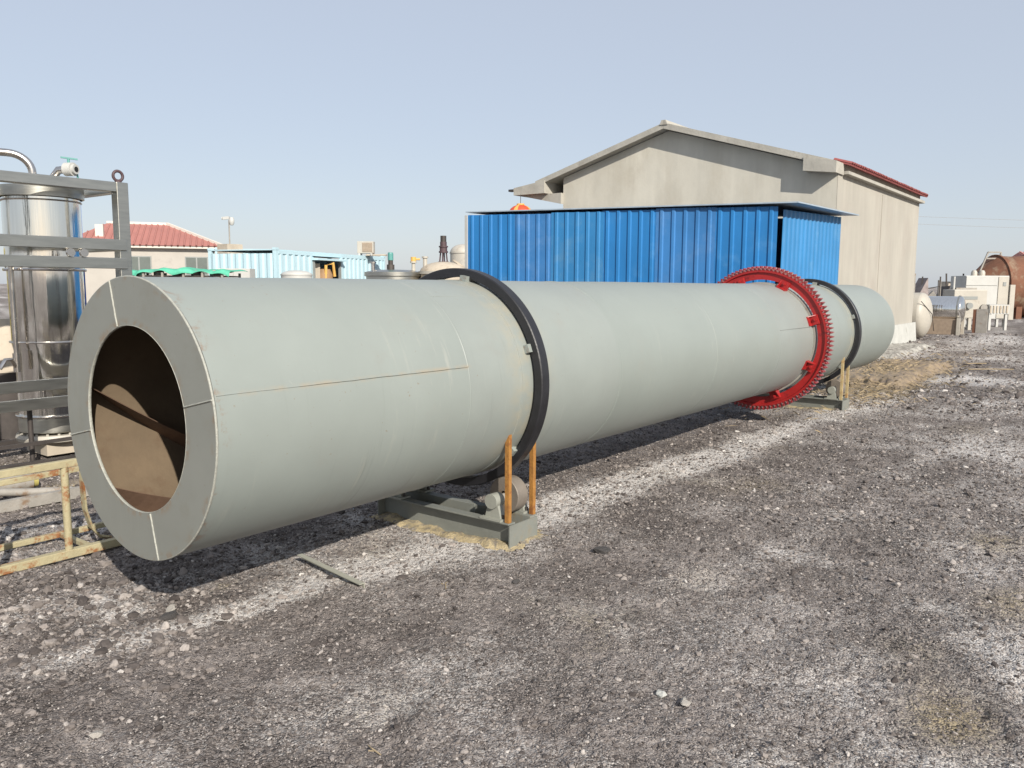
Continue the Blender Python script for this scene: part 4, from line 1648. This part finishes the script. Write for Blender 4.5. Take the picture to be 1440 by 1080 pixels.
# ------------------------------------------------------------------ far left: red-roofed house
def build_house():
    t = thing('red_roofed_house', 'low grey house with a faded red hipped tile roof at the left', 'house', (21.46, 32.6, 0), rz=R(146))
    # local x runs leftwards along the visible front, local y runs back
    W, D, ze, zr = 6.5, 6.0, 3.45, 4.65
    m = MB()
    m.box(0, W, -D, 0, -0.1, ze)
    m.build('wall', M['housewall'], t)
    e = 0.35
    ridge0, ridge1 = 2.4, 5.2
    base = [(-e, e, ze), (W + e, e, ze), (W + e, -D - e, ze), (-e, -D - e, ze)]
    r0, r1 = (ridge0, -D / 2, zr), (ridge1, -D / 2, zr)
    m = MB()
    m.add(base + [r0, r1], [(0, 1, 5, 4), (1, 2, 5), (2, 3, 4, 5), (3, 0, 4), (3, 2, 1, 0)])
    roof = m.build('roof', M['redtile2'], t)
    # tile ribs on the front slope and on the end slope
    k = 26
    mm = MB()
    mm.cyl((0, 0, 0), (0, 0, 1), 0.045, 6, caps=False)
    rme = mm.mesh('tile_rib', M['redtile2'], smooth=60)
    for i in range(k):
        x = -e + (W + 2 * e) * (i + 0.5) / k
        f = 1.0
        if x < ridge0:
            f = (x + e) / (ridge0 + e)
        elif x > ridge1:
            f = (W + e - x) / (W + e - ridge1)
        a = Vector((x, e, ze))
        b = Vector((x, e + (-D / 2 - e) * f, ze + (zr - ze) * f))
        q = (b - a)
        o = share('tile_rib', rme, roof, a, (0, 0, 0), (1, 1, q.length))
        o.rotation_mode = 'QUATERNION'
        o.rotation_quaternion = q.to_track_quat('Z', 'Y')
    for i in range(22):
        y = e - (D + 2 * e) * (i + 0.5) / 22
        f = 1 - abs(y + D / 2) / (D / 2 + e)
        a = Vector((-e, y, ze))
        b = Vector((-e + (ridge0 + e) * f, y, ze + (zr - ze) * f))
        q = b - a
        o = share('tile_rib', rme, roof, a, (0, 0, 0), (1, 1, q.length))
        o.rotation_mode = 'QUATERNION'
        o.rotation_quaternion = q.to_track_quat('Z', 'Y')
    for a, b in ((base[0], r0), (r0, r1), (base[3], r0)):
        m = MB()
        m.bar(Vector(a) + Vector((0, 0, 0.03)), Vector(b) + Vector((0, 0, 0.05)), 0.16, 0.12)
        m.build('ridge_cap', M['housetrim'], roof)
    m = MB()
    m.box(-e + 0.05, W + e - 0.05, -D - 0.2, e - 0.06, ze - 0.12, ze - 0.003)
    m.build('eave', M['housetrim'], t)
    for x0, x1 in ((2.95, 4.05), (0.4, 1.45)):
        m = MB()
        m.box(x0, x1, 0.002, 0.05, 2.05, 2.95)
        wdw = m.build('window', M['frame'], t)
        xm = (x0 + x1) / 2
        for p, q in ((x0 + 0.05, xm - 0.03), (xm + 0.03, x1 - 0.05)):
            m = MB()
            m.box(p, q, 0.052, 0.056, 2.1, 2.9)
            m.build('pane', M['glass'], wdw)
    m = MB()
    m.box(5.1, 5.45, -1.2, -0.85, 3.5, 4.45)
    m.build('chimney', M['housetrim'], t)


build_house()


# ------------------------------------------------------------------ sky-blue containers
def container(label, p0, p1, w, h, opening=None):
    p0, p1 = Vector(p0), Vector(p1)
    d = p1 - p0
    Ln = d.length
    t = thing('cargo_container', label, 'container', (p0.x, p0.y, 0), math.atan2(d.y, d.x), group='sky blue containers')
    # local x along visible long face (at local y=0, facing -y), depth to +y
    segs = [(0.12, Ln - 0.12)] if not opening else [(0.12, opening[0]), (opening[1], Ln - 0.12)]
    for a, b in segs:
        n = max(2, int((b - a) / 0.28))
        m = ribbed((a, 0.03), (b, 0.03), 0.14, h - 0.12, h - 0.12, 0, n, 0.036, 0.09, 0.06, out=1)
        m.build('side_panel', M['skyblue'], t)
    m = ribbed((0.0, w - 0.1), (0.0, 0.1), 0.14, h - 0.12, h - 0.12, 0, max(2, int(w / 0.28)), 0.036, 0.09, 0.06, out=1)
    m.build('end_panel', M['skyblue'], t)
    m = MB()
    m.box(0.02, Ln - 0.02, w - 0.05, w - 0.02, 0.14, h - 0.1)
    m.build('back_panel', M['skyblue'], t)
    m = MB()
    m.box(Ln - 0.05, Ln - 0.02, 0.05, w - 0.06, 0.14, h - 0.1)
    m.build('end_panel', M['skyblue'], t)
    m = MB()
    m.box(0, Ln, 0, w, h - 0.03, h - 0.0)
    m.build('roof', M['skyblue'], t)
    m = MB()
    m.box(0.01, Ln - 0.01, 0.05, w - 0.06, 0.08, 0.14)
    m.build('floor', M['brown'], t)
    for x in (0, Ln - 0.12):
        for y in (0, w - 0.12):
            m = MB()
            m.box(x, x + 0.12, y, y + 0.12, 0, h - 0.031)
            m.build('corner_post', M['skyblue'], t)
            m = MB()
            m.box(x - 0.01, x + 0.13, y - 0.01, y + 0.13, h - 0.02, h + 0.05)
            m.build('corner_casting', M['skyblue'], t)
    for z in (0.02, h - 0.13):
        m = MB()
        m.box(0.12, Ln - 0.12, -0.005, 0.025, z, z + 0.1)
        m.build('side_rail', M['skyblue'], t)
    if opening:
        a, b = opening
        for q in (a - 0.04, b - 0.02):
            m = MB()
            m.box(q, q + 0.06, -0.03, 0.05, 0.1, h - 0.28)
            m.build('door_jamb', M['frame'], t)
        m = MB()
        m.box(a - 0.1, b + 0.1, -0.22, 0.03, h - 0.26, h - 0.20)
        m.build('awning', M['skyblue'], t)
    return t


container('sky blue container farther back, behind the green tarp, seen end on', (17.32, 26.27), (18.85, 24.25), 6.0, 3.05)
container('sky blue ribbed container with an open doorway and rooftop air conditioner', (13.17, 16.69), (19.75, 18.98), 2.4, 2.66, opening=(2.05, 3.65))

# brown machinery in the container doorway
t = thing('brown_machine', 'brown piped machine standing in the blue container doorway', 'machine', (15.75, 17.7, 0))
m = MB()
m.lathe([(0.0, 2.15), (0.22, 2.13), (0.30, 1.95), (0.30, 0.2)], 20)
m.build('tank', M['brown'], t, smooth=40)
m = MB()
m.tube([(-0.1, -0.2, 1.2), (-0.1, -0.25, 2.25), (0.2, -0.25, 2.32), (0.3, -0.2, 1.9)], 0.05, 8)
m.build('pipe', M['gold'], t, smooth=40)
m = MB()
m.box(-0.55, -0.30, -0.2, 0.2, 0.2, 2.3)
m.build('cabinet', M['beige'], t)

# air conditioner on the container
t = thing('air_conditioner', 'ivory air conditioner outdoor unit on top of the blue container', 'air conditioner', (18.05, 18.62, 2.66), rz=R(-52))
m = MB()
m.box(0, 0.58, 0, 0.35, 0.08, 0.50)
m.build('casing', M['ivory'], t, bevel=0.01)
m = MB()
m.box(0.18, 0.53, -0.012, -0.001, 0.13, 0.45)
gr = m.build('grille', M['grille'], t)
for k in range(7):
    m = MB()
    m.box(0.19, 0.52, -0.022, -0.013, 0.15 + 0.042 * k, 0.16 + 0.042 * k)
    m.build('slat', M['beige'], gr)
for x in (0.05, 0.48):
    m = MB()
    m.box(x, x + 0.06, -0.05, 0.40, 0.003, 0.08)
    m.build('foot', M['white'], t)
m = MB()
m.box(0.3, 1.0, 0.05, 0.45, 0.003, 0.05)
m.build('base_board', M['beige'], t)

# surveillance camera on a pole
t = thing('surveillance_camera', 'white surveillance camera on a thin pole above the blue containers', 'camera', (15.9, 23.1, 0))
m = MB()
m.cyl((0, 0, -0.02), (0, 0, 3.95), 0.025, 8)
m.build('pole', M['dullsteel'], t)
m = MB()
m.lathe([(0, 0.16), (0.07, 0.15), (0.10, 0.05), (0.09, -0.06), (0.05, -0.13), (0, -0.14)], 16, c=(0.06, -0.08, 3.90))
m.build('dome', M['white'], t, smooth=40)
m = MB()
m.bar((-0.12, 0.18, 4.02), (0.02, 0.0, 4.04), 0.11, 0.10)
m.cyl((-0.13, 0.19, 4.02), (-0.15, 0.215, 4.02), 0.05, 12)
m.build('box_camera', M['white'], t)
m = MB()
m.box(-0.32, 0.32, -0.32, 0.32, 2.66, 3.08)
m.build('cabinet', M['beige'], t)


# green tarp over a rack
def build_tarp():
    t = thing('tarp_covered_rack', 'rack of goods under a bright green tarpaulin below the red-roofed house', 'tarpaulin', (9.2, 15.1, 0), rz=math.atan2(-2.0, 1.53))
    # local x along picture width
    nx, ny = 60, 16
    vs, fs = [], []
    posts_x = (-1.1, -0.65, -0.2, 0.3, 0.75, 1.22)
    for i in range(nx + 1):
        for j in range(ny + 1):
            x = -1.32 + 2.72 * i / nx
            y = -0.72 + 1.44 * j / ny
            near_post = min(abs(x - p) for p in posts_x)
            z = 1.985 - 0.055 * min(near_post / 0.22, 1.0) ** 1.5 + 0.012 * math.sin(9 * x + 4 * y) + 0.05 * math.exp(-((x - 0.1) / 0.35) ** 2)
            if j == 0:
                y += 0.02
                z -= 0.09 + 0.05 * math.sin(5.1 * x + 0.6)
            if j == 1:
                z -= 0.03
            if x < -0.78:
                drop = min(1.0, (-0.78 - x) / 0.25)
                z -= 0.03 * drop + (0.32 * drop if j < 2 else 0)
            if i == 0:
                z -= 0.35
            vs.append((x, y, z))
    for i in range(nx):
        for j in range(ny):
            a = i * (ny + 1) + j
            fs.append((a, a + ny + 1, a + ny + 2, a + 1))
    m = MB()
    m.add(vs, fs)
    o = m.build('tarpaulin', M['tarp'], t, smooth=60)
    sd = o.modifiers.new('thick', 'SOLIDIFY')
    sd.thickness = 0.006
    for x in (-1.1, -0.65, -0.2, 0.3, 0.75, 1.22):
        for y in (-0.62, 0.62):
            m = MB()
            m.box(x - 0.025, x + 0.025, y - 0.025, y + 0.025, 0, 1.90)
            m.build('post', M['dullsteel'], t)
    for z in (1.2, 1.80):
        m = MB()
        m.box(-1.2, 1.25, -0.6, 0.6, z, z + 0.03)
        m.build('shelf', M['darksteel'], t)
    for k, x in enumerate((-0.4, 0.05, 0.5, 0.95)):
        m = MB()
        m.lathe([(0, 1.97), (0.08, 1.96), (0.12, 1.92), (0.12, 1.832)], 12, c=(x, -0.35, 0))
        m.build('drum_lid', M['dullsteel'], t, smooth=30)


build_tarp()


# white tanks behind the drum crest at left-centre
def vtank(label, x, y, r, z, material, cat='tank', dome=0.2, name='white_tank'):
    t = thing(name, label, cat, (x, y, 0))
    m = MB()
    m.lathe([(r, 0), (r, z - dome)], 36)
    m.build('wall', material, t, smooth=30)
    m = MB()
    pr = [(r * math.cos(w), z - dome + dome * math.sin(w)) for w in np.linspace(0, PI / 2, 8)]
    pr[-1] = (0.001, z)
    m.lathe(pr, 36)
    m.build('dome', material, t, smooth=30)
    m = MB()
    m.lathe([(r + 0.012, z - dome - 0.03), (r + 0.012, z - dome + 0.01), (r - 0.01, z - dome + 0.01)], 36)
    m.build('rim', material, t, smooth=30)
    return t


vtank('tall white tank standing just left of the blue shed', 13.35, 9.6, 0.30, 2.62, M['ivory'], dome=0.2)
t = vtank('white box-topped tank in front of the blue container', 12.5, 14.9, 0.42, 2.02, M['white'], dome=0.12)
t = thing('white_cabinet', 'plain white cabinet beside the white tank before the blue container', 'cabinet', (11.6, 16.0, 0), rz=math.atan2(-2.0, 1.53))
m = MB()
m.box(-0.75, 0.15, 0, 0.5, 0, 2.06)
m.build('body', M['white'], t, bevel=0.01)
m = MB()
m.box(-0.74, -0.31, -0.02, -0.002, 0.1, 2.0)
m.build('door', M['white'], t)
m = MB()
m.box(-0.29, 0.14, -0.02, -0.002, 0.1, 2.0)
m.build('door', M['white'], t)

# stainless vessel lids and fittings
t = thing('flat_topped_vessel', 'low stainless vessel with flat lid and pipe stubs beyond the drum', 'vessel', (8.85, 7.38, 0))
m = MB()
m.lathe([(0.50, 0.2), (0.50, 1.78), (0.53, 1.79), (0.53, 1.86), (0.36, 1.90), (0, 1.91)], 48)
m.build('shell', M['brushed'], t, smooth=30)
for dx, dy, h, mt in ((-0.26, 0.26, 0.12, 'seat_steel'), (0.22, -0.30, 0.13, 'ivory')):
    m = MB()
    m.cyl((dx, dy, 1.86), (dx, dy, 1.90 + h), 0.035, 12)
    m.cyl((dx, dy, 1.90 + h), (dx, dy, 1.93 + h), 0.06, 14)
    m.build('pipe_stub', M[mt], t, smooth=30)
m = MB()
m.cyl((0.22, -0.30, 2.06), (0.22, -0.30, 2.14), 0.05, 10)
m.cyl((0.22, -0.30, 2.10), (0.31, -0.38, 2.10), 0.02, 8)
m.build('valve', M['gold'], t, smooth=30)
m = MB()
m.cyl((-0.02, 0.05, 1.90), (-0.02, 0.05, 2.00), 0.07, 14)
m.cyl((-0.02, 0.05, 2.0), (-0.02, 0.05, 2.08), 0.045, 14)
m.build('gearbox', M['darksteel'], t, smooth=30)
m = MB()
m.cyl((-0.02, 0.05, 2.08), (-0.02, 0.05, 2.19), 0.052, 14)
m.lathe([(0.052, 0), (0.046, 0.03), (0, 0.035)], 14, c=(-0.02, 0.05, 2.19))
m.build('motor', M['teal'], t, smooth=30)
for k in range(4):
    m = MB()
    a = PI / 4 + k * PI / 2
    m.bar((0.38 * math.cos(a), 0.38 * math.sin(a), -0.03), (0.38 * math.cos(a), 0.38 * math.sin(a), 0.21), 0.06, 0.06)
    m.build('leg', M['dullsteel'], t)

t = thing('stirred_reactor', 'domed beige reactor with a dark agitator tower behind the first black ring', 'reactor', (9.45, 6.68, 0))
m = MB()
pr = [(0.44, 0.2), (0.44, 1.86)] + [(0.44 * math.cos(w), 1.86 + 0.20 * math.sin(w)) for w in np.linspace(0.1, PI / 2 - 0.1, 7)] + [(0, 2.06)]
m.lathe(pr, 40)
m.build('shell', M['beige'], t, smooth=40)
m = MB()
m.lathe([(0.43, 1.83), (0.47, 1.83), (0.47, 1.88), (0.43, 1.88)], 40)
m.build('flange', M['ivory'], t, smooth=30)
m = MB()
for a in (0, 1, 2, 3):
    b = a * PI / 2 + 0.5
    m.bar((0.075 * math.cos(b), 0.075 * math.sin(b), 2.02), (0.05 * math.cos(b), 0.05 * math.sin(b), 2.26), 0.022, 0.022)
m.cyl((0, 0, 2.04), (0, 0, 2.06), 0.10, 16)
m.cyl((0, 0, 2.22), (0, 0, 2.25), 0.085, 16)
m.build('stool', M['maroon'], t)
m = MB()
m.cyl((0, 0, 2.25), (0, 0, 2.32), 0.07, 14)
m.cyl((0, 0, 2.32), (0, 0, 2.345), 0.085, 14)
m.cyl((0, 0, 2.345), (0, 0, 2.42), 0.062, 14)
m.build('gearbox', M['maroon'], t, smooth=30)
m = MB()
m.cyl((0, 0, 2.42), (0, 0, 2.53), 0.055, 14)
m.build('motor', M['darksteel'], t, smooth=30)
m = MB()
m.lathe([(0.13, 0), (0.15, 0.0), (0.15, 0.03), (0.0, 0.05)], 20)
mh = m.build('manhole', M['beige'], t, smooth=30)
mh.location = (0.22, -0.18, 2.0)
mh.rotation_euler = (R(25), R(25), 0)
m = MB()
m.cyl((-0.26, 0.22, 1.9), (-0.26, 0.22, 2.14), 0.04, 12)
m.cyl((-0.26, 0.22, 2.12), (-0.26, 0.22, 2.15), 0.06, 12)
m.build('nozzle', M['ivory'], t, smooth=30)
for k in range(4):
    m = MB()
    a = PI / 4 + k * PI / 2
    m.bar((0.33 * math.cos(a), 0.33 * math.sin(a), -0.03), (0.33 * math.cos(a), 0.33 * math.sin(a), 0.21), 0.06, 0.06)
    m.build('leg', M['dullsteel'], t)


# ------------------------------------------------------------------ right-hand row of machinery
t = thing('white_dished_tank', 'white horizontal tank with dished end at the corner of the building', 'tank', (26.95, 1.98, 0.74))
m = MB()
r = 0.72
pr = [(0.001, -0.32)] + [(r * math.sin(w), -0.32 * math.cos(w)) for w in np.linspace(0.15, PI / 2, 9)]
m.lathe(pr, 40, 'Y')
m.build('dished_end', M['ivory'], t, smooth=40)
m = MB()
m.lathe([(r, 0), (r, 2.2)], 40, 'Y')
m.build('shell', M['ivory'], t, smooth=40)
m = MB()
m.lathe([(0.2, 2.2), (r, 2.2)], 40, 'Y')
m.build('back_end', M['ivory'], t, smooth=40)
for y in (0.15, 1.6):
    m = MB()
    m.prism([(-0.5, -0.76), (0.5, -0.76), (0.5, -0.56), (0.3, -0.66), (0.0, -0.735), (-0.3, -0.66), (-0.5, -0.56)], y, y + 0.12, 'Y')
    m.build('saddle', M['rust'], t)
m = MB()
m.tube([(-0.68, -0.12, 0.45), (-0.2, -0.36, 0.05), (0.35, -0.34, -0.5)], 0.012, 6)
m.build('hose', M['darksteel'], t)

t = thing('stainless_drum', 'shiny stainless horizontal drum on rusty legs beside the white dished tank', 'vessel', (30.3, 1.72, 0))
m = MB()
r = 0.46
pr = [(0.001, -0.14)] + [(r * math.sin(w), -0.14 * math.cos(w)) for w in np.linspace(0.15, PI / 2, 7)] + [(r, 1.5)]
m.lathe(pr, 40, 'Y', c=(0, -0.35, 0.86))
m.build('shell', M['stainless'], t, smooth=40)
m = MB()
m.lathe([(r, -0.02), (r + 0.03, -0.02), (r + 0.03, 0.03), (r, 0.03)], 40, 'Y', c=(0, -0.30, 0.86))
m.build('flange', M['brushed'], t, smooth=30)
m = MB()
m.prism([(-0.40, 0.0), (0.40, 0.0), (0.42, 0.55), (0.0, 0.385), (-0.42, 0.55)], -0.30, 0.9, 'Y')
m.build('cradle', M['grille'], t)
for x in (-0.44, 0.44):
    m = MB()
    m.box(x - 0.05, x + 0.05, -0.42, -0.32, -0.02, 0.58)
    m.build('leg', M['ivory'], t)

t = thing('cylinder_stub', 'upright brown steel plate frame next to the stainless drum', 'steel frame', (31.9, 1.15, 0))
m = MB()
m.box(-0.05, 0.05, -0.4, -0.05, -0.02, 0.86)
m.build('plate', M['dullsteel'], t)
m = MB()
m.box(-0.05, 0.5, -0.02, 0.06, -0.02, 0.84)
m.build('side_plate', M['rust'], t)

t = thing('ivory_press', 'ivory machine with a dark slot and white outlet frame behind the stainless drum', 'machine', (34.3, 1.75, 0), rz=R(-53))
m = MB()
m.box(-0.72, 0.55, -0.3, 0.6, 0.45, 1.55)
m.build('body', M['ivory'], t, bevel=0.03)
m = MB()
m.box(-0.45, 0.18, -0.312, -0.302, 1.17, 1.29)
m.build('slot', M['frame'], t)
m = MB()
m.cyl((-0.15, -0.30, 0.93), (-0.15, -0.42, 0.93), 0.12, 16)
m.build('port', M['frame'], t)
m = MB()
m.cyl((0.42, -0.30, 0.86), (0.42, -0.38, 0.86), 0.13, 16)
m.build('dial', M['dullsteel'], t)
for x in (-0.68, -0.1, 0.48):
    m = MB()
    m.box(x, x + 0.12, -0.28, -0.16, -0.02, 0.45)
    m.build('leg', M['ivory'], t)
m = MB()
m.box(0.58, 1.35, -0.45, 0.4, 0.62, 0.98)
m.build('outlet_table', M['white'], t)
for k in range(6):
    m = MB()
    m.box(0.60 + 0.125 * k, 0.66 + 0.125 * k, -0.48, -0.452, 0.66, 0.94)
    m.build('grille_bar', M['beige'], t)
for x in (0.60, 1.22):
    m = MB()
    m.box(x, x + 0.09, -0.42, -0.33, -0.02, 0.62)
    m.build('leg', M['white'], t)
m = MB()
m.box(-0.5, 0.3, 0.0, 0.4, 1.552, 1.62)
m.build('top_deck', M['dullsteel'], t)
m = MB()
m.cyl((-0.55, 0.1, 1.55), (-0.55, 0.1, 2.05), 0.04, 10)
m.build('stack_pipe', M['white'], t)

t = thing('white_control_cabinet', 'large white boxed machine on short legs before the rusty tank', 'machine', (37.3, 1.55, 0), rz=R(-53))
m = MB()
m.box(-0.90, 0.90, 0, 1.2, 0.32, 2.12)
m.build('body', M['white'], t, bevel=0.02)
m = MB()
m.box(-0.88, 0.42, -0.03, -0.002, 1.72, 2.10)
m.build('top_panel', M['white'], t)
m = MB()
m.box(-0.88, 0.42, -0.03, -0.002, 0.62, 1.69)
m.build('door', M['white'], t)
m = MB()
m.box(-0.88, 0.42, -0.03, -0.002, 0.34, 0.59)
m.build('lower_panel', M['white'], t)
m = MB()
m.box(0.46, 0.88, -0.03, -0.002, 0.36, 2.08)
m.build('side_door', M['ivory'], t)
m = MB()
m.box(0.64, 0.76, -0.05, -0.031, 1.70, 1.86)
m.build('gauge', M['frame'], t)
for x in (-0.86, -0.2, 0.5, 0.8):
    m = MB()
    m.box(x, x + 0.09, 0.02, 0.12, -0.02, 0.32)
    m.build('leg', M['white'], t)
m = MB()
m.box(0.92, 1.12, -0.1, 0.3, 0.30, 1.75)
m.build('pipe_rack', M['ivory'], t)
for x in (-0.35, -0.02):
    m = MB()
    m.lathe([(0.12, 2.121), (0.12, 2.26), (0.08, 2.34), (0, 2.36)], 14, c=(x, 0.4, 0))
    m.build('vent_cap', M['ivory'], t, smooth=30)

t = thing('rusty_tank', 'big rust-brown horizontal tank with tapered end behind the white boxed machine', 'tank', (48.3, 3.75, 1.72), rz=R(-52))
r = 1.6
m = MB()
m.lathe([(0.0, -0.02), (0.55, 0.0), (1.52, 1.05), (r, 1.2)], 40, 'X')
m.build('tapered_end', M['rust'], t, smooth=30)
m = MB()
m.lathe([(r, 1.2), (r - 0.03, 2.0), (r, 2.8), (r - 0.04, 4.2), (r, 8)], 40, 'X')
m.build('shell', M['rust'], t, smooth=40)
m = MB()
m.lathe([(0.0, 8), (r, 8)], 36, 'X')
m.build('back_end', M['rust'], t)
for x in (1.2, 2.9, 4.6):
    m = MB()
    m.lathe([(r - 0.02, -0.05), (r + 0.07, -0.05), (r + 0.07, 0.05), (r - 0.02, 0.05)], 40, 'X', (x, 0, 0))
    m.build('hoop', M['rust'], t, smooth=30)
m = MB()
m.cyl((2.35, -1.45, 0.35), (2.35, -1.80, 0.45), 0.26, 20)
mh = m.build('manhole', M['rust'], t, smooth=30)
m = MB()
m.cyl((2.35, -1.795, 0.45), (2.35, -1.815, 0.455), 0.20, 20)
m.build('opening', M['black'], mh)
for x in (1.8, 5.0):
    m = MB()
    m.prism([(-1.2, -1.8), (1.2, -1.8), (1.2, -1.08), (0, -1.62), (-1.2, -1.08)], x, x + 0.3)
    m.build('saddle', M['rust'], t)
m = MB()
for a_, b_ in (((0.15, -0.3, 0.5), (0.62, -0.3, 1.78)), ((1.3, -0.3, 1.5), (1.3, -0.3, 1.78)), ((0.62, -0.3, 1.78), (1.3, -0.3, 1.78)), ((0.5, -0.3, 1.45), (1.3, -0.3, 1.45))):
    m.bar(a_, b_, 0.07, 0.07)
m.build('guard_rail', M['dullsteel'], t)

t = thing('far_red_house', 'far small house whose pinkish red roof rises behind the rusty tank', 'house', (62.0, 0.2, 0), rz=R(-53))
m = MB()
m.box(-1.5, 6.0, 0, 5, -0.1, 3.0)
m.build('wall', M['housewall'], t)
m = MB()
m.prism([(-0.4, 2.9), (5.4, 2.9), (2.5, 4.0)], -1.9, 6.4)
rf = m.build('roof', M['pinktruss'], t)
mm = MB()
mm.bar((0, 0, 0), (0, 2.9, 1.1), 0.1, 0.08)
rme = mm.mesh('tile_rib', M['pinktruss'])
for k in range(28):
    share('tile_rib', rme, rf, (-1.8 + 0.3 * k, -0.4, 2.93))
m = MB()
m.box(0.5, 1.6, -0.05, -0.002, 1.0, 2.2)
w_ = m.build('window', M['frame'], t)
m = MB()
m.box(0.58, 1.52, -0.06, -0.052, 1.08, 2.12)
m.build('pane', M['glass'], w_)

# mixed scrap machinery in the far distance, each piece its own thing
spots = [(42.2, 5.2, 1.1, 2.3, 'rubble', 'tall grey scrap casing farthest left in the distant scrap row'),
         (42.7, 4.75, 1.0, 2.15, 'dullsteel', 'grey sloping hopper second in the distant scrap row'),
         (40.6, 4.15, 1.1, 1.5, 'beige', 'beige rounded machine low in the distant scrap row'),
         (45.2, 4.6, 1.0, 2.0, 'darksteel', 'dark spiky scrap stack in the middle of the distant row'),
         (50.0, 5.0, 1.2, 2.4, 'beige', 'pale scrap frame at the right of the distant row, left of the white machine'),
         (37.0, 3.55, 0.7, 1.2, 'darksteel', 'small dark valve heap just behind the white dished tank')]
for i, (x, y, w, h, mt, lb) in enumerate(spots):
    t = thing('scrap_machine', lb, 'scrap machine', (x, y, 0), rz=R(-53) + random.uniform(-0.4, 0.4), group='distant scrap machines')
    q = random.Random(40 + i)
    k1, k2, k3 = q.uniform(0.35, 0.6), q.uniform(0.6, 0.95), q.uniform(0.3, 0.9)
    m = MB()
    m.prism([(-w / 2, -0.05), (w / 2, -0.05), (w / 2 * q.uniform(0.6, 1), h * k1), (w * q.uniform(0, 0.3), h * k2), (-w * 0.35, h * k3), (-w / 2, h * 0.3)], -w * 0.35, w * 0.35, 'Y')
    m.build('casing', M[mt], t)
    if i in (0, 3):
        m = MB()
        m.cyl((-w * 0.15, 0, h * 0.3), (-w * q.uniform(0.0, 0.3), -0.1, h), w * q.uniform(0.05, 0.12), 10)
        m.build('stack', M['dullsteel'], t)
    if i in (1, 4):
        m = MB()
        for dx in (-0.4, 0.42):
            m.bar((w * dx, -w * 0.4, 0), (w * (dx + q.uniform(-0.15, 0.15)), -w * 0.4, h), 0.06, 0.06)
        m.bar((-w * 0.45, -w * 0.4, h * 0.7), (w * 0.45, -w * 0.4, h * 0.78), 0.05, 0.05)
        m.build('frame', M['darksteel'], t)
    m = MB()
    m.lathe([(w * 0.1, -0.02), (w * 0.24, -0.02), (w * 0.24, 0.06), (w * 0.1, 0.06)], 16, 'Y', c=(w * q.uniform(-0.2, 0.2), -w * 0.40, h * q.uniform(0.25, 0.5)), close=True)
    m.build('flange', M['rust'], t)

# debris behind the vessel frame, seen over the drum mouth
t = thing('sack_pile', 'tan sack pile just behind the steel frame post, over the drum mouth', 'sacks', (4.9, 8.1, 0))
lr = random.Random(3)
for k in range(9):
    me = rock_mesh(60 + k, M['beige'] if k % 3 else M['rubble'], 0.5, 'sack')
    o = share('sack', me, t, (lr.uniform(-0.7, 0.7), lr.uniform(-0.6, 0.6), 0.25 + 0.16 * k), (0, 0, lr.uniform(0, 3)), (0.5, 0.42, 0.42))

# overhead wires crossing far behind at the right
t = thing('power_line', 'thin power line with poles far off at the right horizon', 'power line', (0, 0, 0))
pa, pb = Vector((75, 26, 9.0)), Vector((130, -60, 9.0))
for k, (dz) in enumerate((0.0, -0.7)):
    m = MB()
    pts = []
    for q in np.linspace(0, 1, 20):
        p = pa.lerp(pb, q)
        pts.append((p.x, p.y, p.z + dz - 1.6 * (1 - (2 * q - 1) ** 2)))
    m.tube(pts, 0.011, 5)
    m.build('wire', M['dullsteel'], t)
for p in (pa, pb):
    m = MB()
    m.cyl((p.x, p.y, -0.2), (p.x, p.y, 9.4), 0.15, 10, r2=0.10)
    m.bar((p.x - 0.6, p.y + 0.9, 9.0), (p.x + 0.6, p.y - 0.9, 9.0), 0.12, 0.12)
    m.build('pole', M['dullsteel'], t)

# fallen white sticks on the gravel at right
for lb, x, y, a, l in (('longer tan stick lying on the gravel right of the straw', 16.3, -1.0, -0.9, 0.9),
                       ('short tan stick beside the longer tan stick', 17.6, -0.75, -0.75, 0.5)):
    m = MB()
    m.tube([(0, 0, 0.03), (l * 0.5 * math.cos(a), l * 0.5 * math.sin(a), 0.035), (l * math.cos(a), l * math.sin(a), 0.03)], 0.010, 6)
    o = m.build('wood_stick', M['straw'])
    o.location = (x, y, 0)
    tag(o, lb, 'stick')
